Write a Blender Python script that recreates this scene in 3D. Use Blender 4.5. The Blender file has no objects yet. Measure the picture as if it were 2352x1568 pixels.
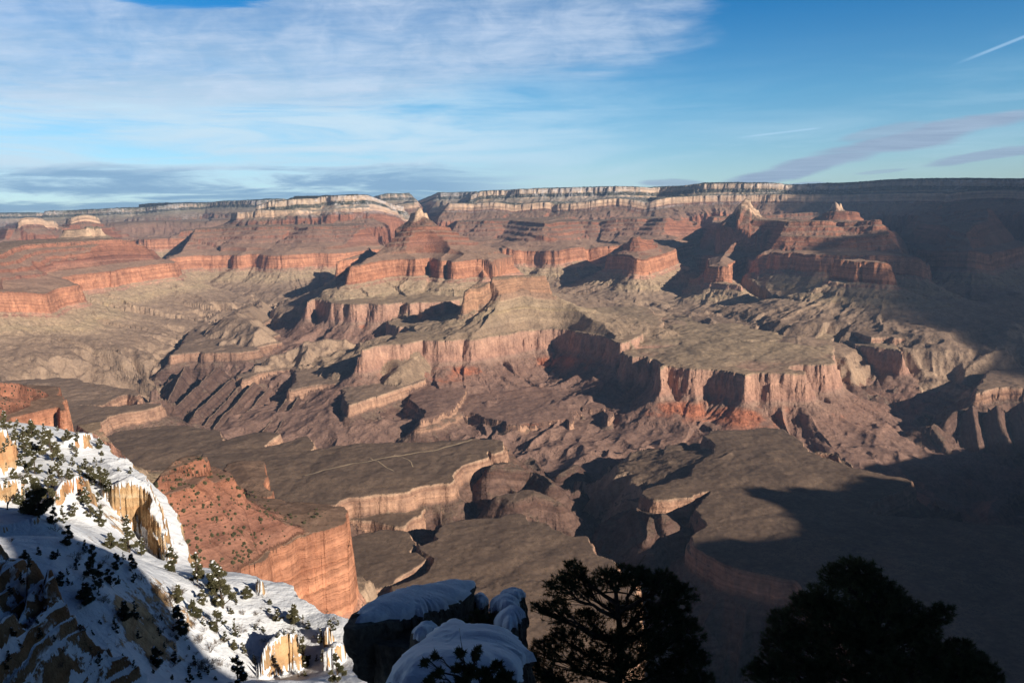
import bpy, math, random
import numpy as np
from mathutils import Vector, Matrix

R = math.radians
scene = bpy.context.scene
COL = scene.collection

# ------------------------------------------------------------------ camera
cam_d = bpy.data.cameras.new("camera")
cam = bpy.data.objects.new("camera", cam_d)
COL.objects.link(cam)
cam_d.sensor_width = 36.0
cam_d.lens = 36.0 * 1800.0 / 2352.0
cam_d.clip_start = 0.1
cam_d.clip_end = 200000.0
PITCH, ROLL, EYE = math.atan(281 / 1800.0), R(1.3), 2030.0
fw = Vector((0, math.cos(PITCH), -math.sin(PITCH)))
r0 = Vector((1, 0, 0)); u0 = r0.cross(fw)
rx = r0 * math.cos(ROLL) - u0 * math.sin(ROLL)
ux = r0 * math.sin(ROLL) + u0 * math.cos(ROLL)
cam.matrix_world = Matrix(((rx.x, ux.x, -fw.x, 0), (rx.y, ux.y, -fw.y, 0), (rx.z, ux.z, -fw.z, EYE), (0, 0, 0, 1)))
scene.camera = cam

# ------------------------------------------------------------------ light
SUN_EL, SUN_AZ = R(21.0), R(130.0)          # azimuth clockwise from the view direction (+Y)
sun_d = bpy.data.lights.new("sun", 'SUN')
sun_d.energy = 5.0
sun_d.angle = R(0.53)
sun_d.color = (1.0, 0.90, 0.76)
sun = bpy.data.objects.new("sun", sun_d)
COL.objects.link(sun)
to_sun = Vector((math.sin(SUN_AZ) * math.cos(SUN_EL), math.cos(SUN_AZ) * math.cos(SUN_EL), math.sin(SUN_EL)))
sun.rotation_euler = to_sun.to_track_quat('Z', 'Y').to_euler()

scene.view_settings.view_transform = 'Standard'
scene.view_settings.look = 'None'
scene.view_settings.exposure = 0.5
scene.view_settings.gamma = 1.0
scene.cycles.max_bounces = 4
scene.cycles.diffuse_bounces = 1
scene.cycles.volume_bounces = 0
scene.cycles.use_adaptive_sampling = True

# small node helper
class NT:
    def __init__(s, nt):
        s.nt = nt; s.nodes = nt.nodes; s.links = nt.links
    def n(s, typ, **kw):
        nd = s.nodes.new(typ)
        for k, v in kw.items(): setattr(nd, k, v)
        return nd
    def put(s, sock, v):
        if v is None: return
        if isinstance(v, bpy.types.NodeSocket): s.links.new(v, sock)
        elif isinstance(v, (tuple, list)) and len(v) == 3 and sock.type == 'RGBA': sock.default_value = (*v, 1)
        else: sock.default_value = v
    def m(s, op, a, b=None, c=None, clamp=False):
        nd = s.n('ShaderNodeMath', operation=op, use_clamp=clamp)
        for i, v in enumerate((a, b, c)):
            if v is not None: s.put(nd.inputs[i], v)
        return nd.outputs[0]
    def vm(s, op, a, b=None):
        nd = s.n('ShaderNodeVectorMath', operation=op)
        s.put(nd.inputs[0], a)
        if b is not None: s.put(nd.inputs[1], b)
        return nd.outputs[1] if op in ('LENGTH', 'DOT_PRODUCT', 'DISTANCE') else nd.outputs[0]
    def mix(s, f, a, b, mode='MIX'):
        nd = s.n('ShaderNodeMix', data_type='RGBA', blend_type=mode)
        s.put(nd.inputs[0], f); s.put(nd.inputs[6], a); s.put(nd.inputs[7], b)
        return nd.outputs[2]
    def noise(s, vec, scale, detail=4, rough=0.55, dist=0.0, out=0):
        nd = s.n('ShaderNodeTexNoise')
        s.put(nd.inputs['Vector'], vec); s.put(nd.inputs['Scale'], scale); s.put(nd.inputs['Detail'], detail)
        s.put(nd.inputs['Roughness'], rough); s.put(nd.inputs['Distortion'], dist)
        return nd.outputs[out]
    def vor(s, vec, scale, out='Distance', feature='F1', rnd=1.0):
        nd = s.n('ShaderNodeTexVoronoi', feature=feature)
        s.put(nd.inputs['Vector'], vec); s.put(nd.inputs['Scale'], scale); s.put(nd.inputs['Randomness'], rnd)
        return nd.outputs[out]
    def sstep(s, x, a, b, t0=0.0, t1=1.0):
        nd = s.n('ShaderNodeMapRange', interpolation_type='SMOOTHSTEP')
        s.put(nd.inputs[0], x); s.put(nd.inputs[1], a); s.put(nd.inputs[2], b); s.put(nd.inputs[3], t0); s.put(nd.inputs[4], t1)
        return nd.outputs[0]
    def ramp(s, x, stops, interp='LINEAR'):
        nd = s.n('ShaderNodeValToRGB'); cr = nd.color_ramp; cr.interpolation = interp
        while len(cr.elements) > 1: cr.elements.remove(cr.elements[-1])
        cr.elements[0].position = stops[0][0]; cr.elements[0].color = (*stops[0][1], 1)
        for p, c in stops[1:]:
            e = cr.elements.new(p); e.color = (*c, 1)
        s.put(nd.inputs[0], x)
        return nd.outputs[0]
    def sep(s, v):
        nd = s.n('ShaderNodeSeparateXYZ'); s.put(nd.inputs[0], v); return nd.outputs
    def comb(s, x, y, z):
        nd = s.n('ShaderNodeCombineXYZ')
        for i, v in enumerate((x, y, z)): s.put(nd.inputs[i], v)
        return nd.outputs[0]
    def attr(s, name, out='Fac'):
        nd = s.n('ShaderNodeAttribute', attribute_name=name); return nd.outputs[out]

def material(name):
    m = bpy.data.materials.new(name); m.use_nodes = True
    t = NT(m.node_tree)
    b = m.node_tree.nodes['Principled BSDF']
    b.inputs['Roughness'].default_value = 0.9
    b.inputs['Specular IOR Level'].default_value = 0.15
    return m, t, b

def bump(t, b, h, dist, strength=1.0):
    nd = t.n('ShaderNodeBump'); t.put(nd.inputs['Height'], h)
    nd.inputs['Distance'].default_value = dist; nd.inputs['Strength'].default_value = strength
    t.links.new(nd.outputs[0], b.inputs['Normal'])

# ------------------------------------------------------------------ sky
world = bpy.data.worlds.new("World")
scene.world = world
world.use_nodes = True
w = NT(world.node_tree)
bg = world.node_tree.nodes['Background']
sky = w.n('ShaderNodeTexSky', sky_type='NISHITA')
sky.sun_disc = False
sky.sun_elevation = SUN_EL
sky.sun_rotation = SUN_AZ
sky.altitude = 2000
sky.air_density = 1.0
sky.dust_density = 0.6
sky.ozone_density = 3.0
SKY_STRENGTH = 0.08
dirv = w.n('ShaderNodeTexCoord').outputs['Generated']
dx, dy, dz = w.sep(dirv)
az = w.m('MULTIPLY', w.m('ARCTAN2', dx, dy), 57.29578)
el = w.m('MULTIPLY', w.m('ARCSINE', dz), 57.29578)
k = w.m('ADD', w.m('MAXIMUM', dz, 0.0), 0.035)
px = w.m('DIVIDE', dx, k); py = w.m('DIVIDE', dy, k)
plane = w.comb(px, py, 0.0)
# high cloud sheet, upper left : drawn as a layer over the canyon, broken by noise
n1 = w.noise(w.comb(w.m('MULTIPLY', px, .55), w.m('MULTIPLY', py, 1.0), 1.7), 1.1, 7, .62, .6)
n2 = w.noise(w.comb(w.m('MULTIPLY', px, .35), w.m('MULTIPLY', py, 1.6), 4.1), 2.6, 6, .65, .3)
n3 = w.noise(w.comb(az, w.m('MULTIPLY', el, 4.0), 0.3), .13, 6, .6, .4)
n4 = w.noise(w.comb(w.m('MULTIPLY', az, .35), w.m('MULTIPLY', el, 3.2), 5.3), .22, 7, .62, .5)
wob = w.m('MULTIPLY', w.m('SUBTRACT', n1, .5), 7.0)
elw = w.m('ADD', el, wob); azw = w.m('ADD', az, w.m('MULTIPLY', w.m('SUBTRACT', n3, .5), 16.0))
low = w.m('MULTIPLY_ADD', w.m('MAXIMUM', w.m('ADD', az, 12.0), 0.0), .17, 7.4)
m1 = w.m('MULTIPLY', w.sstep(w.m('SUBTRACT', elw, low), -1.2, 1.6), w.sstep(azw, 15.0, 7.0))
gapd = w.m('ADD', w.m('POWER', w.m('DIVIDE', w.m('ADD', azw, 20.0), 5.2), 2.0), w.m('POWER', w.m('DIVIDE', w.m('SUBTRACT', elw, 15.6), 2.6), 2.0))
m1 = w.m('MULTIPLY', m1, w.sstep(gapd, .6, 1.5))
m1 = w.m('MULTIPLY', m1, w.sstep(el, 26.0, 15.0))
n5 = w.noise(w.comb(w.m('MULTIPLY', px, 1.0), w.m('MULTIPLY', py, 2.4), 2.2), 3.4, 6, .6, .8)
n6 = w.noise(w.comb(w.m('MULTIPLY', az, .12), w.m('MULTIPLY', el, .22), 8.8), 2.4, 7, .62, .5)
tex1 = w.m('ADD', w.m('ADD', w.m('MULTIPLY_ADD', n2, .4, -.02), w.m('MULTIPLY', n6, .75)), w.m('MULTIPLY', n5, .25), clamp=True)
big = w.m('MULTIPLY', w.m('MULTIPLY', m1, tex1, clamp=True), .88)
# thin veil over the left half
veil = w.m('MULTIPLY', w.sstep(azw, 16.0, -12.0), w.sstep(n4, .22, .62))
veil = w.m('MULTIPLY', veil, w.m('MULTIPLY', w.sstep(el, .2, 3.0), w.sstep(el, 14.0, 6.0)))
veil = w.m('MULTIPLY', veil, 1.0)
# faint veil right
veilr = w.m('MULTIPLY', w.m('MULTIPLY', w.sstep(n4, .42, .75), w.sstep(el, 12.0, 3.0)), .28)
# blue grey bands low on the left
bands = w.m('MULTIPLY', w.sstep(n4, .40, .56), w.m('MULTIPLY', w.sstep(el, .2, 1.2), w.sstep(w.m('ADD', el, w.m('MULTIPLY', w.m('SUBTRACT', n3, .5), 2.2)), 4.3, 3.2)))
bands = w.m('MULTIPLY', bands, w.sstep(az, 4.0, -6.0))
# lens shaped clouds low on the right : centre az, el, half sizes, tilt
lens = None
def lensc(a, e, ha, he, tilt, dens):
    global lens
    u = w.m('SUBTRACT', az, a)
    v = w.m('SUBTRACT', w.m('SUBTRACT', el, e), w.m('MULTIPLY', u, tilt))
    v = w.m('ADD', v, w.m('MULTIPLY', w.m('SUBTRACT', n3, .5), he * 2.2))
    q = w.m('ADD', w.m('POWER', w.m('DIVIDE', u, ha), 2.0), w.m('POWER', w.m('ABSOLUTE', w.m('DIVIDE', v, he)), 1.6))
    o = w.m('MULTIPLY', w.sstep(q, 1.0, .35), dens)
    lens = o if lens is None else w.m('MAXIMUM', lens, o)
lensc(20.0, 2.9, 6.0, .75, .17, .95)
lensc(27.5, 4.6, 7.5, .8, .13, .95)
lensc(25.0, 5.0, 3.0, .45, .12, .6)
lensc(31.0, 3.2, 4.0, .42, .12, .85)
lensc(20.5, 1.75, 2.4, .26, .0, .8)
lensc(11.5, 2.2, 2.6, .34, -.02, .75)
lensc(12.6, 1.7, 2.3, .36, -.05, .75)
lensc(25.0, 2.5, 1.8, .16, .06, .5)
# condensation trails
def trail(a0, e0, a1, e1, hw, dens):
    L = math.hypot(a1 - a0, e1 - e0); ux_, uy_ = (a1 - a0) / L, (e1 - e0) / L
    u = w.m('SUBTRACT', az, a0); v = w.m('SUBTRACT', el, e0)
    s = w.m('ADD', w.m('MULTIPLY', u, ux_), w.m('MULTIPLY', v, uy_))
    t = w.m('ABSOLUTE', w.m('SUBTRACT', w.m('MULTIPLY', v, ux_), w.m('MULTIPLY', u, uy_)))
    f = w.m('MULTIPLY', w.sstep(s, 0, L * .3), w.sstep(s, L, L * .85))
    return w.m('MULTIPLY', w.m('MULTIPLY', w.sstep(t, hw, hw * .2), f), dens)
tr = w.m('MAXIMUM', trail(28.5, 8.6, 36.5, 11.2, .13, .35), trail(15.5, 5.1, 21.5, 5.5, .1, .3))
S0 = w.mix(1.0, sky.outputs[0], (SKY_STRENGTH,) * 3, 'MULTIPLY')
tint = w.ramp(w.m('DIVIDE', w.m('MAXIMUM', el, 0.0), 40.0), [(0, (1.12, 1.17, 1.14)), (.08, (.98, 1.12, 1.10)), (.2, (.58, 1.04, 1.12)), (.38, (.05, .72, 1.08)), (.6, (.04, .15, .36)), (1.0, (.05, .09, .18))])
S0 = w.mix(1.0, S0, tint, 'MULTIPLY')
c = S0
c = w.mix(veilr, c, (.46, .60, .69))
c = w.mix(veil, c, (.45, .59, .69))
c = w.mix(w.m('MULTIPLY', bands, .75), c, (.12, .26, .43))
shade = w.sstep(w.m('ADD', w.m('MULTIPLY', n1, .45), w.m('ADD', w.m('MULTIPLY', n5, .2), w.m('MULTIPLY', n6, .35))), .36, .62)
ccol = w.mix(shade, (.26, .36, .50), (.44, .52, .64))
c = w.mix(big, c, ccol)
c = w.mix(lens, c, w.mix(n2, (.14, .20, .31), (.34, .44, .56)))
c = w.mix(tr, c, (.45, .62, .80))
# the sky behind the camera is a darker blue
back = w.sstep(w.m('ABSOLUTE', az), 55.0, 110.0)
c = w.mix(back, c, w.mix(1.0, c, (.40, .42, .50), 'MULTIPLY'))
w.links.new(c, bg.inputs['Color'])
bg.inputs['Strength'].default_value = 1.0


# ------------------------------------------------------------------ numpy noise
def _hash(ix, iy, seed):
    h = (ix.astype(np.int64) * 374761393 + iy.astype(np.int64) * 668265263 + seed * 974711) & 0x7fffffff
    h = ((h ^ (h >> 13)) * 1274126177) & 0x7fffffff
    return ((h ^ (h >> 16)) & 0xffff).astype(np.float32) / 32767.5 - 1.0

def vnoise(x, y, seed=0):
    fx, fy = np.floor(x), np.floor(y)
    ix, iy = fx.astype(np.int32), fy.astype(np.int32)
    tx, ty = (x - fx).astype(np.float32), (y - fy).astype(np.float32)
    tx = tx * tx * tx * (tx * (tx * 6 - 15) + 10); ty = ty * ty * ty * (ty * (ty * 6 - 15) + 10)
    a, b = _hash(ix, iy, seed), _hash(ix + 1, iy, seed)
    c, d = _hash(ix, iy + 1, seed), _hash(ix + 1, iy + 1, seed)
    return (a + (b - a) * tx) * (1 - ty) + (c + (d - c) * tx) * ty

def fbm(x, y, lam, octv=4, seed=0, gain=0.5, ridged=False):
    out = np.zeros(x.shape, np.float32); amp = 1.0; tot = 0.0
    c, s = 0.8, 0.6
    for o in range(octv):
        n = vnoise(x / lam, y / lam, seed + o * 17)
        if ridged: n = 1.0 - 2.0 * np.abs(n)
        out += amp * n; tot += amp; amp *= gain; lam *= 0.5
        x, y = c * x - s * y + 31.7, s * x + c * y - 17.3
    return out / tot

def grid_object(name, P, attrs, mat, mask=None, smooth=True):
    """one mesh from an (n,m,3) grid of points; mask (n-1,m-1) keeps faces"""
    n, m = P.shape[:2]
    idx = np.arange(n * m, dtype=np.int32).reshape(n, m)
    q = np.stack([idx[:-1, :-1], idx[:-1, 1:], idx[1:, 1:], idx[1:, :-1]], -1)
    q = q[mask] if mask is not None else q.reshape(-1, 4)
    used, inv = np.unique(q, return_inverse=True)
    V = P.reshape(-1, 3)[used]
    me = bpy.data.meshes.new(name)
    me.vertices.add(len(V)); me.vertices.foreach_set('co', V.astype(np.float32).ravel())
    me.loops.add(q.size); me.loops.foreach_set('vertex_index', inv.astype(np.int32).ravel())
    nf = len(q)
    me.polygons.add(nf); me.polygons.foreach_set('loop_start', np.arange(0, nf * 4, 4, dtype=np.int32))
    me.polygons.foreach_set('use_smooth', np.full(nf, smooth, dtype=bool))
    me.update(calc_edges=True)
    for k, a in attrs.items():
        at = me.attributes.new(k, 'FLOAT', 'POINT'); at.data.foreach_set('value', a.ravel()[used].astype(np.float32))
    me.materials.append(mat)
    o = bpy.data.objects.new(name, me); COL.objects.link(o)
    return o

def tag(o, label=None, cat=None, group=None, kind=None):
    if label: o['label'] = label
    if cat: o['category'] = cat
    if group: o['group'] = group
    if kind: o['kind'] = kind
    return o

# ------------------------------------------------------------------ the canyon: mesas, buttes and benches
# every bench of rock is an outline of its rim on the map (x, y, rim height in metres) with the profile of its rock below the rim
MESAS=[
('NRfar','kaibab',{},"-15397,20951,2543 -14008,21904,2499 -13575,22174,2497 -13217,22390,2506 -17235,36096,2500 -27874,28688,2450"),
('NRleft','kaibab',{'st': 1.5},"-10164,17225,2424 -10053,17866,2447 -9364,17672,2437 -8753,17425,2460 -8294,17979,2469 -7560,17431,2504 -7339,18066,2552 -7379,19126,2563 -6859,18787,2601 -5812,17563,2569 -5442,17158,2542 -5227,17224,2557 -4923,17833,2596 -6583,29269,2560 -15978,30012,2560"),
('NRleftS','supai',{'st': 2},"-8115,14366,2084 -7358,14208,2126 -6828,13915,2097 -6189,14211,2139 -5747,14072,2091 -5169,14081,2116 -4708,14768,2144 -4281,15417,2135 -2782,29871,2120 -3709,39828,2120 -25119,31130,2100"),
('NRleftR','redwall',{},"-7419,11279,1866 -7198,11421,1864 -7109,12061,1803 -5788,12085,1838 -5482,11788,1855 -5211,11910,1854 -4932,12028,1853 -4119,12856,1850 -2226,23897,1780 -3709,39828,1780 -25119,31130,1760"),
('FT1','coconino',{'st': 0.8},"-7362,11908,2154 -7316,11937,2214 -7159,12031,2217 -7138,12160,2197 -7129,12165,2164 -6991,12245,2164 -6988,12247,2127 -7088,12477,2127 -7564,12195,2127"),
('FT2','coconino',{'st': 0.9},"-7064,12777,2196 -6952,12838,2242 -6842,12898,2257 -6734,12955,2224 -6680,12982,2196 -7002,13152,2196 -7278,13001,2196"),
('FT1s','supai',{'st': 1.6},"-7392,10815,2026 -7068,11148,2029 -6964,11331,2039 -6665,11625,2044 -6258,12074,2063 -6151,12353,2041 -6821,13583,2041 -8505,12598,2041"),
('FT2s','supai',{'st': 1.3},"-6881,12307,2100 -6618,12450,2118 -6509,12733,2101 -6969,13508,2101 -7480,13232,2101"),
('LrA','redwall',{'st': 1.5},"-3867,5471,1624 -3767,5781,1586 -3706,5939,1565 -3654,6029,1548 -3619,6109,1534 -3782,6419,1535 -3781,6593,1547 -3730,6736,1554 -3812,6920,1545 -4013,7151,1576 -4122,7204,1584 -4115,7266,1601 -4045,7362,1606 -3947,7528,1613 -3909,7660,1617 -3862,7628,1615 -3890,7838,1627 -3811,8043,1634 -3704,8203,1645 -3609,8354,1652 -3699,8642,1628 -3970,9396,1628 -5404,10151,1628 -6611,8792,1628"),
('LsA','supai',{'st': 1.9},"-4535,6468,1831 -4449,6888,1819 -4545,7183,1852 -4594,7447,1894 -4521,7550,1898 -4439,7714,1901 -4333,7831,1906 -4239,7939,1912 -4039,8155,1915 -3933,8262,1910 -4038,8489,1883 -4309,9024,1883 -5276,9424,1883 -6311,8392,1883"),
('LhA','hermit',{'st': 1.15},"-4403,8249,2025 -4406,8303,2057 -4308,8355,2050 -4282,8312,2024 -4661,8392,2024 -4724,8357,2024"),
('NRm','kaibab',{'st': 1.0},"-4050,12248,2219 -3881,12198,2231 -3779,12113,2348 -3562,12063,2386 -3487,12027,2375 -3253,12081,2407 -3068,12198,2411 -2963,12316,2411 -2907,12374,2445 -2767,12350,2441 -2715,12270,2446 -2467,12288,2449 -2229,12368,2454 -2080,12484,2458 -2005,12642,2415 -1965,12800,2324 -1607,13001,2258 -3083,15190,2258 -5079,15173,2258"),
('NRmC','coconino2',{},"-4122,11783,2222 -3760,11816,2220 -3730,11732,2251 -3485,11714,2234 -3214,11780,2240 -3011,11868,2230 -2913,11927,2215 -2781,11924,2225 -2613,11911,2249 -2326,11943,2251 -2172,11999,2256 -1949,12145,2262 -1721,12299,2267 -1527,12474,2207 -2784,13720,2207 -4574,13232,2207"),
('NRmS','supai',{'st': 2.2},"-4300,10125,1940 -4339,10325,1972 -4217,10484,1988 -3936,10699,1991 -3640,10698,2002 -3409,10669,2004 -3379,10573,2000 -3167,10743,2005 -2988,10898,2000 -2814,10737,1968 -2652,10572,1998 -2469,10719,1990 -2230,10772,1984 -1971,10822,2004 -1739,10760,1988 -1488,11101,2002 -2078,12225,2002 -1170,12947,2002 -2701,29878,2002 -8377,28807,2002 -7437,18566,2002"),
('NRmR','redwall',{'st': 1.4},"-3919,8847,1640 -3979,9220,1665 -3938,9494,1673 -3792,9692,1674 -3738,9689,1663 -3550,9761,1665 -3422,9744,1667 -3343,9591,1659 -3130,9721,1679 -2923,9479,1659 -2726,9431,1656 -2655,9459,1663 -2489,9523,1666 -2358,9635,1672 -2166,9606,1658 -2114,9739,1665 -2041,9839,1659 -1988,10052,1662 -1897,10321,1670 -1784,10499,1672 -1508,10590,1666 -3687,21689,1665 -6567,20997,1665 -8373,20344,1665"),
('NRmRb','redwall',{},"-1760,7958,1639 -1744,8012,1649 -1668,8131,1656 -1569,8201,1661 -1422,8279,1669 -1307,8348,1671 -1413,8888,1671 -1650,8847,1671"),
('NRb','kaibab',{'st': 1.4},"-2727,16780,2599 -2570,16805,2619 -2064,17378,2630 -1459,17238,2626 -857,16978,2620 -607,16489,2609 -3492,39847,2560 -8777,39025,2560"),
('NRbC','coconino2',{},"-2762,15252,2307 -1953,15477,2372 -1552,15724,2418 -1103,15461,2419 -3107,29839,2419 -6583,29269,2419"),
('NR2','kaibab',{'st': 1.0},"-692,14050,2452 -518,14077,2525 -325,14040,2534 60,13967,2530 60,13856,2532 173,13788,2540 266,13764,2533 527,13712,2537 802,13609,2527 1092,13512,2531 1378,13429,2529 1519,13381,2524 1689,13282,2527 1959,13267,2524 2289,13395,2507 2412,13678,2497 2567,13807,2517 2763,13656,2514 2893,13311,2508 2991,13028,2526 3213,12848,2523 3537,12752,2522 3691,12685,2509 4076,12532,2497 4076,12532,2500 4318,12486,2479 4409,12501,2458 4620,12425,2453 4818,12325,2458 5012,12223,2449 5239,12055,2453 5483,11873,2471 5820,11575,2465 6152,11314,2448 6467,11059,2426 6913,10693,2398 7309,10325,2374 7728,9783,2351 30403,25993,2600 -3709,39828,2600"),
('NR2C','coconino2',{},"-1376,12759,2258 -1259,12738,2281 -1051,12757,2299 -738,12779,2293 -563,12766,2278 -386,12705,2295 -211,12654,2299 13,12633,2263 49,12600,2244 256,12564,2261 496,12546,2281 650,12539,2281 699,12502,2233 795,12397,2246 1060,12310,2260 1259,12280,2275 1492,12266,2302 1656,12232,2311 1920,12105,2269 2056,12026,2227 2160,11963,2251 2344,11984,2284 2420,12037,2300 2691,12071,2303 2889,12070,2315 3099,12052,2316 3302,12010,2317 3637,11925,2307 3854,11832,2302 3844,11801,2302 4463,11522,2279 4658,11420,2269 4973,11250,2266 5270,11065,2262 5514,10858,2256 5822,10633,2242 5846,10594,2220 5954,10508,2258 6361,10149,2257 6455,9968,2235 6957,9448,2225 21266,21161,2330 -2782,29871,2330"),
('NR2S','supai',{'st': 2.0},"-983,11257,2005 -822,11170,2010 -501,11189,2010 -296,10996,2021 -195,11298,2007 39,11300,2013 39,11200,2005 189,10998,1995 371,10193,1972 473,9989,1964 524,10187,1955 640,10480,1979 857,10666,1974 997,10754,1985 1133,10640,1970 1227,10831,1962 1349,10615,1989 1563,10585,2001 1731,10458,1997 1895,10734,1987 1917,10222,2000 2133,10179,1999 2242,10360,1983 2431,10625,1953 2519,10502,1908 2092,10289,1990 2805,10636,1990 3484,10749,2000 4351,10645,2040 4596,10214,2016 4912,10287,2003 5169,9710,2025 5326,9966,1916 5562,9258,2049 5772,8891,2026 6059,8205,2010 21266,21161,2000 -4393,29677,2000"),
('NR2Sb','supai2',{'st': 1, 'sub': 1},"207,9898,1816 360,9593,1832 583,9582,1794 628,9880,1766 757,10573,1766 409,10592,1766"),
('NR2R','redwall',{'st': 1.3},"-949,9419,1749 -560,9408,1727 -131,9265,1659 -80,9205,1610 -53,9300,1713 24,9230,1670 139,9209,1665 158,9259,1653 367,9188,1653 400,9081,1658 559,9023,1657 587,9066,1663 690,9094,1682 844,9131,1695 893,9242,1677 908,9271,1648 1015,9250,1682 1178,9276,1686 1305,9269,1696 1366,9250,1727 1339,8986,1686 1153,8704,1653 1025,8347,1630 1140,8095,1649 1234,7909,1642 1230,7783,1618 1340,7760,1603 1379,7895,1615 1545,8165,1626 1803,8588,1652 1931,9026,1678 2099,9386,1681 2281,9608,1696 2118,9884,1666 3075,10561,1655 1785,24936,1655 -2318,24892,1655"),
('promS','supai2',{'st': 1.2, 'sub': 1},"1257,8356,1808 1317,8296,1816 1456,8273,1805 1513,8466,1770 1678,9249,1770 1330,9305,1770"),
('IsSh','shinumo',{},"-1729,6573,1380 -1721,6705,1380 -1711,6795,1380 -1681,6770,1380 -1583,6674,1380 -1489,6460,1380 -1462,6403,1380 -1342,6361,1380 -1267,6296,1380 -1161,6339,1380 -1106,6278,1380 -1040,6247,1380 -957,6279,1380 -866,6385,1380 -826,6210,1380 -753,6335,1380 -724,6312,1380 -480,6344,1380 -326,6863,1380 -40,6999,1380 362,8192,1380 -835,8961,1380 -1768,7494,1380"),
('IsR','redwall',{'tc': 1, 'st': 1.9},"-1432,6903,1639 -1408,6939,1646 -1337,6973,1652 -1270,7036,1663 -1220,7147,1673 -1131,7212,1680 -1040,7276,1688 -935,7240,1687 -840,7201,1687 -819,7375,1685 -779,7480,1682 -711,7416,1681 -637,7152,1667 -594,7226,1666 -584,7357,1670 -535,7100,1662 -476,7104,1661 -429,7137,1661 -372,7190,1667 -283,7214,1669 -181,7118,1663 -141,7049,1654 -133,7149,1656 -75,7300,1662 91,8099,1652 -348,9093,1652 -1333,9002,1652 -1453,7460,1652"),
('IsRb','redwall',{},"-428,7888,1694 -308,7894,1702 -109,7699,1695 -76,7400,1641 48,8400,1641 -816,8762,1641"),
('IsSl','supai2',{'st': 1.8, 'sub': 1},"-1259,7748,1852 -1140,7817,1890 -849,7703,1844 -628,7725,1838 -521,7883,1859 -478,8086,1869 -517,8584,1869 -1441,8478,1869"),
('IsS','supai2',{'st': 2.0},"-1160,7966,1961 -1132,8020,1964 -1030,7833,1970 -907,7797,1983 -759,7813,1979 -732,7866,1978 -604,8027,1963 -604,8178,1957 -712,8671,1957 -1274,8606,1957"),
('IsH','hermit',{'st': 0.8},"-968,8193,2118 -947,8195,2134 -913,8219,2169 -896,8251,2161 -896,8251,2111 -849,8377,2111 -1053,8354,2111"),
('ChT','shinumo',{},"-924,4782,1250 -919,4864,1250 -881,4923,1250 -808,4992,1250 -744,4982,1250 -682,4991,1250 -649,5068,1250 -598,5126,1250 -568,5112,1250 -540,5117,1250 -465,5078,1250 -424,5104,1250 -367,5120,1250 -327,5161,1250 -281,5116,1250 -217,5135,1250 -168,5210,1250 -111,5266,1250 -44,5291,1250 1,5310,1250 24,5358,1250 47,5450,1250 117,5477,1250 141,5500,1250 256,5493,1250 274,5534,1250 350,5511,1250 428,5426,1250 451,5343,1250 484,5285,1250 550,5214,1250 611,5106,1250 629,4971,1250 672,4779,1250 732,4910,1250 822,5083,1250 990,5417,1250 1130,5743,1250 1210,7098,1250 122,7299,1250 -836,6923,1250 -896,6786,1250 -901,6755,1250 -1034,6600,1250 -1026,6486,1250 -957,6008,1250 -903,5924,1250 -855,5824,1250 -780,5842,1250 -742,5548,1250 -814,5478,1250 -814,5399,1250 -781,5243,1250"),
('ChR','redwall',{'st': 1.5, 'tc': 1, 'pale': 0.42},"-138,5748,1599 -126,5749,1614 -85,5719,1631 -61,5720,1641 11,5680,1652 59,5660,1669 153,5658,1662 208,5676,1651 243,5745,1638 273,5894,1603 151,6048,1603 -98,5999,1603"),
('ChRl','redwall',{'st': 1.5, 'tc': 1, 'pale': 0.42},"-345,5609,1508 -298,5632,1540 -287,5653,1542 -229,5675,1533 -159,5738,1572 -136,5778,1572 -111,5849,1572 -284,5773,1572"),
('BuR','redwall',{'st': 1.35},"2228,8531,1591 2068,8220,1581 1968,7823,1562 1886,7470,1547 1867,7218,1552 1915,7136,1563 1971,7140,1561 1997,7234,1548 2107,7542,1562 2212,7765,1565 2329,7984,1584 2439,8057,1600 2325,7623,1586 2328,7516,1596 2325,7474,1635 2386,7439,1653 2434,7424,1640 2439,7380,1672 2473,7358,1665 2477,7251,1663 2530,7174,1668 2572,7154,1675 2630,7040,1653 2694,6954,1662 2826,6877,1655 2969,6767,1651 3111,6670,1658 3309,6549,1653 3378,6506,1646 3419,6511,1609 3667,6884,1517 4897,9288,1565 4978,10919,1565 2391,11759,1565 2281,10249,1565 2162,9148,1565"),
('BuRn','muavcap',{'st': 1},"1784,7079,1410 1835,7086,1423 1905,6943,1418 1981,6870,1418 2020,6807,1403 2097,7201,1403 1913,7252,1403"),
('BuS','supai',{'st': 1.25},"2248,8715,1842 2244,8457,1921 2278,8500,1935 2359,8270,1954 2486,8128,1948 2623,8032,1949 2608,7985,1946 2756,7935,1941 2900,7883,1943 3172,7778,1942 3276,7951,1923 3330,7821,1928 3456,7766,1931 3563,7607,1946 3695,7876,1920 3943,8753,1920 3699,10359,1920 2530,10705,1920 2451,9489,1920"),
('BuSl','supai2',{'st': 1.3, 'sub': 1},"2050,8094,1770 2074,8037,1802 2175,7803,1816 2487,7604,1813 2766,7506,1809 3120,7312,1780 3241,7314,1797 3456,7215,1814 3738,7186,1838 3871,7342,1807 4431,8403,1807 3722,9282,1807 2501,9682,1807 2183,8731,1807"),
('BuH','hermit',{'st': 1.1},"2498,8750,2098 2503,8749,2151 2530,8741,2194 2623,8714,2188 2640,8688,2146 2702,8690,2069 2801,8868,2069 2555,8942,2069"),
('MaH','hermit',{'st': 1.0},"3635,8885,2120 3643,8882,2164 3669,8871,2175 3704,8857,2118 3745,8948,2118 3644,8989,2118"),
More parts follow.
